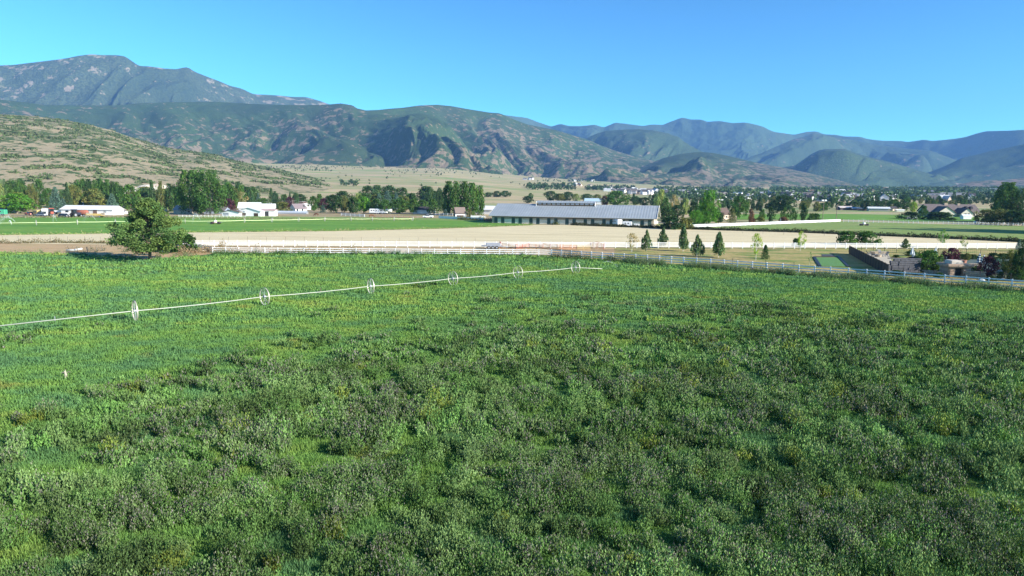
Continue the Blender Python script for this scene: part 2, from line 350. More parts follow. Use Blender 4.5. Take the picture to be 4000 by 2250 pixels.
ridge('mountain', ov([(-420,215),(-200,190),(-60,172)])+z1([(0,195),(90,192),(180,180),(330,163),(440,148),(560,125),(650,115),(740,122),(850,122),(900,130),(950,165),(1000,198),(1070,202),(1180,218),(1270,222),(1320,210),(1350,208),(1400,240),(1480,270),(1560,300),(1650,340),(1740,362),(1820,400),(1980,410),(2100,420),(2200,422),(2300,450),(2360,472),(2500,520),(2700,600)]), 6300, 4300, mA, 3, .9, 1000, .5, 'high rocky blue green mountain at upper left', det=.03, spurdir=.12, rug=.6)
mB = hill_mat('green_ridge', [(.38,(.065,.10,.045)),(.5,(.080,.135,.048)),(.62,(.085,.115,.06))], .024, .885, .0016, (.30,.225,.155), (.035,.07,.03), 8., (100,520,.115,-.03))
ridge('mountain', z1([(-700,430),(-300,425),(0,440),(200,462),(340,480),(800,482),(1000,467),(1200,458),(1550,455),(1800,470),(2000,478),(2200,480),(2340,476),(2450,467),(2530,480),(2560,497)])+z2([(120,118),(170,135),(240,150),(330,146),(420,136),(500,130),(620,114),(750,108),(860,120),(1000,145),(1130,165),(1200,170),(1290,210),(1400,250),(1600,290),(1800,350),(2000,430),(2200,490),(2450,545),(2560,580)]), 4300, 2500, mB, 11, 1.15, 640, .45, 'long green brushy ridge across the middle', na=1500, nr=340, spurdir=-.10)
mC = hill_mat('far_ridge', [(.35,(.06,.10,.05)),(.6,(.09,.14,.06))], .01, .95, .0007, (.28,.22,.17), (.035,.06,.035), 10.)
ridge('mountain', z2([(900,160),(1130,168),(1290,190),(1400,205),(1480,235),(1570,265),(1640,247),(1700,262),(1780,262),(1880,252),(1950,272),(2030,238),(2100,245),(2230,262),(2290,250),(2370,255),(2430,230),(2510,202)])+z3([(100,118),(130,112),(180,122),(260,122),(300,140),(390,135),(480,150),(580,145),(640,158),(700,172),(740,195),(780,213),(850,222),(920,232),(1010,212),(1080,208),(1140,228),(1220,232),(1290,245),(1400,248),(1450,262),(1560,275),(1700,278),(1740,285),(1860,268),(1920,278),(2070,262),(2150,250),(2230,225),(2300,208),(2440,203),(2570,197),(2800,200),(3200,240)]), 8800, 6300, mC, 19, 1.7, 950, .5, 'hazy blue ridge on the right skyline', det=.035, na=1100, nr=200, spurdir=.14, rug=.4)
mD = hill_mat('mid_ridge', veg1, .016, .90, .0014, (.28,.21,.16), (.035,.065,.035), 9.)
ridge('mountain', z2([(1500,330),(1700,350),(1815,350),(1900,315),(1960,295),(2100,288),(2200,285),(2300,292),(2400,312),(2500,345)])+z3([(0,215),(100,262),(180,312),(270,357),(450,440),(600,520)]), 5600, 4200, mD, 27, 1.3, 600, .45, 'dark green wooded ridge right of centre', na=600, nr=200, spurdir=.1)
ridge('mountain', z3([(250,520),(450,460),(580,405),(700,360),(800,315),(900,272),(1000,245),(1060,218),(1140,235),(1300,262),(1500,300),(1700,330),(1900,345),(2050,400),(2200,470)]), 7000, 5200, mD, 33, 2.2, 850, .5, 'blue shaded ridge behind the town', det=.04, na=700, nr=200, spurdir=.16)
ridge('mountain', z3([(700,520),(800,470),(930,455),(1040,375),(1100,345),(1150,335),(1290,335),(1400,375),(1500,400),(1600,425),(1700,452),(1830,490),(1950,530),(2100,585)]), 5600, 4300, mD, 41, 2.6, 560, .45, 'rounded blue hill with shaded gullies behind the town', na=700, nr=200, spurdir=.22)
ridge('mountain', z3([(1700,540),(1800,530),(1900,500),(2000,462),(2130,400),(2250,372),(2330,352),(2440,330),(2576,300),(2800,265),(3200,250),(3600,300)]), 5400, 3900, mD, 47, 2.4, 850, .4, 'steep shaded blue slope at far right', na=600, nr=200, spurdir=.25, det=.04)
mE = hill_mat('dry_foothill', [(.4,(.10,.12,.06)),(.6,(.13,.15,.08))], .025, .74, .0022, (.32,.22,.155), (.05,.075,.035), 4.)
ridge('hill', [(2250,712),(2400,690),(2500,655),(2590,618)]+z3([(100,372),(190,360),(270,357),(340,362),(450,385),(560,410),(700,442),(850,470),(1000,502),(1200,548),(1300,575),(1400,600)]), 3700, 2450, hill_mat('brush_foothill', veg1, .03, .855, .0022, (.27,.215,.155), (.04,.07,.035), 6., (40,260,.085,-.03)), 53, .8, 420, .45, 'brushy grey green foothill above the town', na=700, nr=200, spurdir=.1)
ridge('hill', z3([(1950,625),(2100,590),(2200,570),(2300,562),(2400,560),(2576,545),(2800,520)]), 3900, 3200, mE, 59, .3, 300, .4, 'bare pinkish tan foothill at far right', na=200, nr=60)
mF = hill_mat('near_foothill', [(.4,(.11,.15,.055)),(.55,(.075,.125,.045)),(.65,(.14,.16,.075))], .06, .775, .0075, (.45,.36,.235), (.085,.125,.045), 1.0, (20,140,.055,-.045))
ridge('hill', [(-1100,430),(-600,436),(-250,440)]+z1([(0,545),(150,552),(300,565),(450,585),(600,610),(700,635),(800,660),(900,695),(1000,730),(1200,790),(1420,815),(1600,850),(1800,910),(2000,945),(2100,972),(2300,1015),(2450,1060),(2560,1110)]), 1450, 560, mF, 67, .07, 260, .5, 'dry tan foothill dotted with green brush on the left', na=700, nr=180, pw=1.15, edge=.03, rcvar=.06, det=.008)
# ================================================================ leaves, weeds, grass
rng = np.random.RandomState(42)
def unit(n, r=rng):
    v = r.normal(size=(n,3)); return v/np.linalg.norm(v, axis=1)[:,None]
def leaf_quads(C, a, b):
    return np.stack([C-a, C-b*.9, C+a, C+b*.9], 1).reshape(-1,3)
def leaf_cloud(C, size, r=rng, asp=.6, up=None):
    n = len(C); a = unit(n, r)
    if up is not None: a = a+up; a /= np.linalg.norm(a, axis=1)[:,None]
    q = np.cross(a, unit(n, r)); q /= np.linalg.norm(q, axis=1)[:,None]+1e-9
    s = (size*(.7+.6*r.rand(n)))[:,None] if np.ndim(size) else (size*(.7+.6*r.rand(n)))[:,None]
    return leaf_quads(C, a*s, q*s*asp)
def inpoly(x, y, poly):
    ins = np.zeros(len(x), bool); n = len(poly)
    for i in range(n):
        x0, y0 = poly[i][0], poly[i][1]; x1, y1 = poly[(i+1) % n][0], poly[(i+1) % n][1]
        c = ((y0 > y) != (y1 > y)) & (x < (x1-x0)*(y-y0)/(y1-y0+1e-12)+x0); ins ^= c
    return ins
past_poly = [(p.x, p.y) for p in past_w]+[(-140,-60),(140,-60)]
HALF = math.atan(2000/FPX)+.06
def sector(n, r0, r1, r=rng, amin=-HALF, amax=HALF):
    R = np.sqrt(r.rand(n)*(r1*r1-r0*r0)+r0*r0); a = amin+(amax-amin)*r.rand(n)
    return np.sin(a)*R, np.cos(a)*R, R, a
def grass_tint(x, y):
    """real colour patches of the pasture: blue green, green, yellow green, a little dry straw"""
    n = fbm(x/5., y/3., 4, 31); n2 = fbm(x/26.+7, y/14., 3, 35); f = np.clip(.42+n*.5+n2*.4, 0, 1)[:,None]
    c0 = np.array([.12,.255,.10]); c1 = np.array([.17,.32,.075]); c2 = np.array([.265,.37,.085])
    c = np.where(f < .5, c0+(c1-c0)*f*2, c1+(c2-c1)*(f*2-1))
    d = (np.clip(fbm(x/5.-3, y/3.5, 3, 39)-.6, 0, 1)*1.0)[:,None]
    return c*(1-d)+np.array([.30,.20,.06])*d
M_grass = foliage('grass_blades', (1.0,1.0,1.0), trans=.25, objvar=0)
M_weed = foliage('weed_leaves', (1,1,1), trans=.12, objvar=0)
def grass_blades(n, r0, r1, hgt, wid, dens=None):
    x, y, R, a = sector(n, r0, r1); k = inpoly(x, y, past_poly)
    if dens is not None: k &= dens(x, y) > rng.rand(len(x))
    x, y = x[k], y[k]; n = len(x); hh = hgt*(.5+.9*rng.rand(n))*np.clip(.8+.85*fbm(x/1.6, y/1.1, 3, 51), .35, 1.8)
    th = rng.rand(n)*2*np.pi; lean = (rng.rand(n)*.7)[:,None]*hh[:,None]
    B = np.stack([x, y, x*0], 1); s = np.stack([np.cos(th), np.sin(th), th*0], 1)*(wid*(.6+.8*rng.rand(n)))[:,None]
    t2 = rng.rand(n)*2*np.pi; T = B+np.stack([np.cos(t2), np.sin(t2), t2*0], 1)*lean+np.stack([x*0, x*0, hh], 1)
    V = np.stack([B-s, B+s, T], 1).reshape(-1,3); c = grass_tint(x, y)*(.8+.4*rng.rand(n))[:,None]
    return V, np.repeat(c, 3, 0)
parts = [grass_blades(330000, 17, 38, .20, .018), grass_blades(330000, 38, 66, .20, .036), grass_blades(300000, 66, 110, .22, .07), grass_blades(170000, 110, 185, .26, .12)]
gm = np_mesh('grass', np.concatenate([p[0] for p in parts]), 3, M_grass, np.concatenate([p[1] for p in parts]))
tag(link('grass', gm), 'green grass growing over the whole pasture', 'grass', None, 'stuff')

def weed_plants(x, y, H, stems, per, lsz, purple, spread=.46, base=None):
    """bushes of leafy stems: arrays x,y,H; purple 0..1 = share of flowering grey tips"""
    nb = len(x); th = rng.rand(nb, stems)*2*np.pi; rad = np.sqrt(rng.rand(nb, stems))*spread*(H[:,None]/.8)
    lean = .35*rad/np.maximum(spread, 1e-6)
    h = H[:,None]*(.65+.45*rng.rand(nb, stems))
    t = (np.arange(per)+.4)/per; t = np.broadcast_to(t, (nb, stems, per))+rng.rand(nb, stems, per)*.5/per
    cx = x[:,None,None]+np.cos(th)[:,:,None]*(rad[:,:,None]*(.55+.6*t)+lean[:,:,None]*t*.35)
    cy = y[:,None,None]+np.sin(th)[:,:,None]*(rad[:,:,None]*(.55+.6*t)+lean[:,:,None]*t*.35)
    j = lsz*.55
    C = np.stack([cx, cy, t*h[:,:,None]], -1)+rng.normal(size=(nb,stems,per,3))*j
    C[...,2] = np.maximum(C[...,2], .03)
    tt = t.reshape(-1); C = C.reshape(-1,3); n = len(C)
    sz = np.repeat(lsz, stems*per) if np.ndim(lsz) else lsz
    V = leaf_cloud(C, sz*(1.2-.5*tt), asp=.42, up=np.array([0,0,1.3]))
    if base is None:
        q = rng.rand(nb)[:,None]; g = np.array([.080,.175,.050])*(1-q)+np.array([.155,.215,.105])*q
        yel = (rng.rand(nb) < .12)[:,None]; g = np.where(yel, np.array([.13,.19,.04]), g)
    else: g = np.broadcast_to(np.array(base), (nb,3))
    g = g*(.7+.6*rng.rand(nb))[:,None]; c = np.repeat(g, stems*per, 0)*(.75+.5*rng.rand(n))[:,None]
    pp = np.repeat(purple, stems*per); m = ((tt > .74) & (rng.rand(n) < pp*.6))[:,None]
    pale = rng.rand(n)[:,None]; tip = np.array([.125,.10,.10])*(1-pale)+np.array([.19,.20,.14])*pale
    c = np.where(m, tip, c)
    return V, np.repeat(c, 4, 0)
def weed_mask(x, y):
    R = np.hypot(x, y); a = np.arctan2(x, y)
    lim = np.interp(a, [-.66,-.40,-.15,.05,.3,.5,.66], [47,54,60,66,76,78,80])
    d = .72+.6*fbm(x/3.4, y/3.4, 3, 61)+.45*fbm(x/17., y/17., 2, 65)
    e = np.clip((lim-R)/(lim*.28), -1, 1)
    return d+e*.6-.22
W = []
def scatter_weeds(cell, r0, r1, leaves, ls, hm=(.5,.95), thr=.44):
    """mound shaped bushes of leafy flowering stems on a jittered grid"""
    gx, gy = np.meshgrid(np.arange(-r1, r1, cell), np.arange(10, r1, cell)); x = gx.ravel()+rng.uniform(-.48,.48,gx.size)*cell; y = gy.ravel()+rng.uniform(-.48,.48,gx.size)*cell
    R = np.hypot(x, y); k = (R >= r0) & (R < r1) & (np.abs(np.arctan2(x, y)) < HALF+.03); x, y = x[k], y[k]; k = inpoly(x, y, past_poly); x, y = x[k], y[k]
    d = weed_mask(x, y); k = d > thr-.06+.8*rng.rand(len(x)); x, y, d = x[k], y[k], d[k]; nb = len(x)
    big = rng.rand(nb)**1.6; H = (hm[0]+(hm[1]-hm[0])*big)*np.clip(.75+.35*(d-thr), .6, 1.1); S = (.34+.40*big)*(.85+.3*rng.rand(nb))
    per = 7; st = max(4, leaves//per)
    th = rng.rand(nb, st)*2*np.pi; q = np.sqrt(rng.rand(nb, st)); el = 1+.35*np.sin(2*th+rng.rand(nb,1)*6)
    h = H[:,None]*(1-.5*q**2)*(.6+.7*rng.rand(nb, st)); t = ((np.arange(per)+rng.rand(nb, st, per))/per)**.8
    rad = (S[:,None]*q*el)[:,:,None]*(.62+.5*t)
    C = np.stack([x[:,None,None]+np.cos(th)[:,:,None]*rad, y[:,None,None]+np.sin(th)[:,:,None]*rad, t*h[:,:,None]], -1)+rng.normal(size=(nb,st,per,3))*ls*.38
    C[...,2] = np.maximum(C[...,2], .02); C = C.reshape(-1,3); tt = t.reshape(-1); n = len(C)
    V = leaf_cloud(C, ls*(1.45-.55*tt), asp=.42, up=np.array([0,0,1.9]))
    w_ = rng.rand(nb)[:,None]; g = np.array([.105,.225,.060])*(1-w_)+np.array([.165,.265,.105])*w_
    yel = (rng.rand(nb) < .035)[:,None]; g = np.where(yel, np.array([.20,.28,.06]), g); g = g*np.array([1.12,1.06,.95])*((.66+.58*rng.rand(nb))*(.9+.45*fbm(x/6., y/6., 2, 77)))[:,None]
    c = np.repeat(g, st*per, 0)*(.72+.56*rng.rand(n))[:,None]
    pp = np.clip(.42+1.3*fbm(x/5., y/5., 3, 71)+.35*(rng.rand(nb)-.5), 0, 1); m = ((tt > .70) & (rng.rand(n) < np.repeat(pp, st*per)*.45))[:,None]
    pale = rng.rand(n)[:,None]; hue = np.repeat(rng.rand(nb), st*per)[:,None]
    tip = (np.array([.20,.175,.165])*(1-hue)+np.array([.22,.24,.15])*hue)*(.6+.65*pale)
    c = np.where(m, tip, c); W.append((V, np.repeat(c, 4, 0))); return nb
cnt = [scatter_weeds(.80, 16, 31, 820, .046, (.5,1.15)), scatter_weeds(.88, 31, 47, 400, .066, (.5,1.15)), scatter_weeds(1.0, 47, 90, 160, .098, (.4,1.05))]
# taller weeds along the fences and round the far edge of the pasture
def strip_weeds(line, n, wd, off, H, stems=9, per=7, ls=.085, pur=.35, base=None):
    pts = [P(*q) if len(q) == 2 else q for q in line]; L = np.cumsum([0]+[(pts[i+1]-pts[i]).length for i in range(len(pts)-1)])
    s = rng.rand(n)*L[-1]; s = s[(noise2(s/3.5, s*0+off, 5)*1.4+.45) > rng.rand(len(s))*.9]
    x = np.interp(s, L, [p.x for p in pts]); y = np.interp(s, L, [p.y for p in pts])
    x = x+rng.normal(size=len(s))*.3; y = y+rng.normal(size=len(s))*wd+off
    W.append(weed_plants(x, y, H[0]+(H[1]-H[0])*rng.rand(len(s)), stems, per, ls, np.full(len(s), pur), base=base))
strip_weeds(NEARB[7:], 2000, 1.2, -2.8, (.45,1.15), pur=.45)
strip_weeds(NEARB[7:], 350, 1.3, -1.8, (.5,1.0), pur=.2, base=(.11,.13,.06))
strip_weeds(NEARB[:10], 130, .9, -1.5, (.8,1.6), pur=.6, base=(.045,.07,.03))
strip_weeds([(850,992),(1300,992),(1700,991),(2150,994)], 420, 1.0, -1.2, (.5,1.1), pur=.15, base=(.05,.12,.03))
strip_weeds([(-200,988),(250,992),(560,1010),(760,1000),(860,992)], 150, .8, 0, (.4,1.0), pur=.4)
strip_weeds([(1500,1003),(2100,1006),(2500,1018)], 200, 2.0, -2.0, (.4,.9), pur=.1, base=(.05,.13,.035))
strip_weeds([(300,978),(560,985),(640,978)], 60, 1.5, 0, (.5,1.3), pur=.3, base=(.05,.08,.035))
wm = np_mesh('weeds', np.concatenate([p[0] for p in W]), 4, M_weed, np.concatenate([p[1] for p in W]))
tag(link('weeds', wm), 'tall leafy weeds with grey purple tips crowding the pasture', 'weeds', None, 'stuff')
print('weeds', cnt, len(wm.polygons), 'grass', len(gm.polygons))
# straw coloured and green shaggy growth on the verges and the hedge bank
def verge(name, line, n, wd, H, wid, cols, label, zoff=0, cat='grass', lump=1.2):
    pts = [P(u, v) for u, v in line]; L = np.cumsum([0]+[(pts[i+1]-pts[i]).length for i in range(len(pts)-1)])
    s = rng.rand(n)*L[-1]; x = np.interp(s, L, [p.x for p in pts])+rng.normal(size=n)*wd*.3; y = np.interp(s, L, [p.y for p in pts])+rng.normal(size=n)*wd
    hh = H*(.5+rng.rand(n))*np.clip(.8+lump*noise2(x/2.5, y/2.5, 9), .25, 1.6)
    C = np.stack([x, y, hh*rng.rand(n)+.03], 1); V = leaf_cloud(C, wid, asp=.55, up=np.array([0,0,.8]))
    cc = np.array(cols)[rng.randint(0, len(cols), n)]*(.7+.6*rng.rand(n))[:,None]
    tag(link(name, np_mesh(name, V, 4, M_weed, np.repeat(cc, 4, 0))), label, cat, None, 'stuff')
verge('hedge_bank', [(2230,880),(2420,887),(2600,893),(2800,899.5),(3100,908),(3400,920),(3700,933),(4000,947),(4300,957)], 20000, .7, 1.0, .22, [(.035,.045,.02),(.06,.07,.03),(.09,.08,.04),(.03,.05,.02)], 'dark brushy ditch bank between the stubble and the hay field', cat='hedge', lump=.5)
verge('barn_verge', [(1790,858),(1950,864),(2100,873),(2180,878)], 5000, 1.2, 1.0, .25, [(.10,.13,.04),(.16,.15,.06),(.07,.11,.03)], 'rough green verge at the foot of the dirt mounds', cat='verge')
verge('dry_weeds', [(-300,951),(0,951),(220,949),(450,952)], 3500, .5, .7, .14, [(.2,.15,.08),(.12,.12,.05)], 'low dry weeds along the edge of the bare strip', cat='weeds')
verge('dry_weeds', [(840,988),(1100,989),(1400,988)], 2400, .8, .9, .13, [(.30,.22,.12),(.16,.16,.07),(.25,.2,.1)], 'straw coloured weeds at the foot of the middle fence', cat='weeds')
verge('dry_weeds', [(700,996),(760,990),(850,982),(870,975)], 1800, .9, 1.1, .13, [(.35,.25,.15),(.28,.22,.12),(.2,.18,.09)], 'straw coloured weeds beside the big tree', cat='weeds')
# ================================================================ trees
def crown(kind, n, r, lsz):
    """unit crown: height 1, width 1 (trunk at the origin); returns V, tint"""
    if kind in ('round','wide','shrub','poplar','cotton','sapling','narrow','field','ever'):
        K = {'ever':90,'round':80,'wide':80,'shrub':70,'poplar':70,'cotton':150,'sapling':34,'narrow':50,'field':150}[kind]
        z0 = {'ever':.15,'round':.14,'wide':.16,'shrub':.0,'poplar':.10,'cotton':.14,'sapling':.30,'narrow':.08,'field':.165}[kind]
        cz = r.rand(K); th = r.rand(K)*2*np.pi
        if kind == 'poplar' or kind == 'narrow': prof = np.sin(np.pi*np.clip(cz*.93+.05, 0, 1))**.55*np.where(cz > .6, 1-(cz-.6)*1.1, 1)
        elif kind == 'ever': prof = np.interp(cz, [0,.1,.28,.55,.8,1], [.5,.85,1.,.62,.30,.03])
        elif kind == 'cotton': prof = np.sin(np.pi*np.clip(cz**.85*.86+.10, 0, 1))**.55
        elif kind == 'shrub': prof = np.sqrt(np.clip(1-(cz*.95)**2, 0, 1))
        elif kind == 'sapling': prof = np.sin(np.pi*np.clip(cz*.9+.06, 0, 1))**.8
        elif kind == 'field': prof = np.interp(cz, [0,.12,.3,.5,.7,.85,1], [.50,.75,1.0,.76,.50,.33,.12])
        else: prof = np.sin(np.pi*np.clip(cz*.88+.10, 0, 1))**.6
        rr = prof*(.25+.75*np.sqrt(r.rand(K)))*.5*(1+.22*np.sin(th*2+r.rand()*6)+.12*np.sin(th*5+cz*9)+(.16*np.sin(cz*23+th) if kind == 'field' else 0))
        cc = np.stack([np.cos(th)*rr, np.sin(th)*rr, z0+(1-z0)*cz*.97], 1)
        rad = {'ever':.13,'round':.13,'wide':.12,'shrub':.15,'poplar':.13,'cotton':.085,'sapling':.11,'narrow':.14,'field':.075}[kind]
        w_ = r.randint(0, K, n); d = unit(n, r)*((r.rand(n)**.45)[:,None])*rad*(.6+.8*r.rand(K)[w_])[:,None]
        if kind in ('poplar','cotton','narrow'): d[:,2] *= 1.5
        if kind == 'ever': d *= (1.15-.75*cc[w_][:,2:3])
        C = cc[w_]+d; ct = (.72+.56*r.rand(K))[w_]
        C[:,2] = np.clip(C[:,2], .005, 1.02)
        V = leaf_cloud(C, lsz, r); t = ct*(.75+.5*r.rand(n)); hue = r.rand(K)[w_]
        tint = np.stack([t*(.85+.35*hue), t, t*(.9+.2*(1-hue))], 1)
        return V, np.repeat(tint, 4, 0), cc
    # conifers: whorls of drooping boughs
    lv = {'spruce':15,'pine':11}[kind]; C = []; tn = []
    per = n//(lv*9)
    for i in range(lv):
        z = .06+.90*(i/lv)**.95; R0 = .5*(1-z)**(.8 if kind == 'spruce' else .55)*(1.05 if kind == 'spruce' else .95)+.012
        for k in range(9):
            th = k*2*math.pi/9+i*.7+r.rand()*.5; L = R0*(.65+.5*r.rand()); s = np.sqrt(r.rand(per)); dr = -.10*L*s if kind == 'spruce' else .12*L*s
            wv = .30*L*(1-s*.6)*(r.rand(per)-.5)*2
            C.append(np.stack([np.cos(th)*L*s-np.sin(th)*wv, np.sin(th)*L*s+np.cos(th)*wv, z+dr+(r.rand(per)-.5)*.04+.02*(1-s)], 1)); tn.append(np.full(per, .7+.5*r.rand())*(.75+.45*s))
    C = np.concatenate(C); t = np.concatenate(tn)*(.8+.4*r.rand(len(C))); C[:,2] = np.clip(C[:,2], .01, 1)
    V = leaf_cloud(C, lsz, r, asp=.45); tint = np.stack([t, t, t], 1); return V, np.repeat(tint, 4, 0), C[:1]
def trunk_mb(kind, r, cc, tw):
    b = MB()
    if kind in ('spruce','pine'): b.tube([(0,0,0),(0,0,.5),(0,0,.97)], [tw,tw*.6,tw*.1], 6); return b
    top = {'ever':.9,'poplar':.85,'narrow':.8,'cotton':.55,'sapling':.85,'shrub':.5}.get(kind, .6)
    if kind != 'shrub': b.tube([(0,0,0),(tw*.3,0,top*.3),(-tw*.3,tw*.3,top*.6),(tw*.2,0,top)], [tw,tw*.85,tw*.55,tw*.2], 7)
    for p in cc[r.permutation(len(cc))[:(14 if kind != 'field' else 40)]]:
        z0 = max(.03, min(p[2]*.62, top*.9)) if kind != 'shrub' else .0
        m = Vector((p[0]*.45, p[1]*.45, z0+(p[2]-z0)*.45))
        b.tube([(0,0,z0*.9), m, tuple(p)], [tw*.42,tw*.25,tw*.07], 5, False)
    return b
LEAF = {'ever':foliage('needle_young', (.15,.235,.10)), 'field':foliage('leaf_locust', (.155,.245,.07), trans=.35, objvar=0), 'green':foliage('leaf_green', (0.078,0.163,0.039)), 'bright':foliage('leaf_bright', (0.111,0.273,0.036)), 'olive':foliage('leaf_olive', (0.163,0.189,0.058)),
        'pale':foliage('leaf_pale', (0.273,0.351,0.111)), 'dark':foliage('leaf_dark', (0.049,0.101,0.034)), 'blue':foliage('needle_blue', (0.111,0.189,0.150)), 'needle':foliage('needle_dark', (0.075,0.135,0.055)),
        'plum':foliage('leaf_plum', (0.111,0.046,0.065)), 'rust':foliage('leaf_rust', (0.221,0.130,0.078)), 'lime':foliage('leaf_lime', (0.286,0.416,0.058)), 'far':foliage('leaf_far', (0.072,0.137,0.052)), 'straw':foliage('leaf_straw', (0.416,0.364,0.182))}
BARK = pm('bark', (.15,.115,.085), .9, var=.3, scale=12); BARKP = pm('pale_bark', (.42,.36,.28), .9, var=.2, scale=12); WRAP = pm('white_wrap', (.75,.72,.64), .8)
NL = {'ever':3200,'round':2400,'wide':2200,'shrub':1900,'poplar':2200,'cotton':6500,'sapling':700,'narrow':1400,'spruce':2400,'pine':1800,'field':24000}
LS = {'ever':.046,'round':.043,'wide':.04,'shrub':.055,'poplar':.042,'cotton':.025,'sapling':.034,'narrow':.048,'spruce':.036,'pine':.042,'field':.0165}
_proto = {}
def proto(kind, var):
    if (kind, var) not in _proto:
        r = np.random.RandomState(hash((kind, var)) % 1000 if False else sum(map(ord, kind))*7+var)
        V, T, cc = crown(kind, NL[kind], r, LS[kind]); tw = {'ever':.02,'sapling':.014,'spruce':.018,'pine':.02,'field':.022,'cotton':.028}.get(kind, .026)
        _proto[(kind, var)] = (V, T, trunk_mb(kind, r, cc, tw), {})
    return _proto[(kind, var)]
_tn = {'ever':'evergreen_tree','round':'leafy_tree','wide':'leafy_tree','shrub':'shrub','poplar':'poplar_tree','cotton':'cottonwood_tree','sapling':'young_tree','narrow':'columnar_tree','spruce':'spruce_tree','pine':'pine_tree','field':'field_tree'}
TREES = []
def tree(u, vb, vt, wpx, kind, leaf, label, group=None, loc=None, h=None, wd=None, bark=None, var=None, name=None, bare=0):
    p = loc if loc is not None else P(u, vb); s = mpp(p)
    h = h if h is not None else (vb-vt)*s; wd = wd if wd is not None else wpx*s
    i = len(TREES); var = (i*7) % 3 if var is None else var
    V, T, tb, cache = proto(kind, var); key = leaf
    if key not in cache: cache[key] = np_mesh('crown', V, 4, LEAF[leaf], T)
    bk = bark or BARK; kt = 'trunk'+bk.name
    nm = name or _tn[kind]; e = empty(nm, p, (i*1.37) % 6.28, label, 'shrub' if kind == 'shrub' else 'tree', group); e.scale = (wd, wd, h)
    link('crown' if kind != 'shrub' else 'foliage', cache[key], e)
    if kt not in cache:
        t = tb.build('trunk' if kind != 'shrub' else 'stems', bk, e); cache[kt] = t.data
    else: link('trunk' if kind != 'shrub' else 'stems', cache[kt], e)
    TREES.append(e); return e
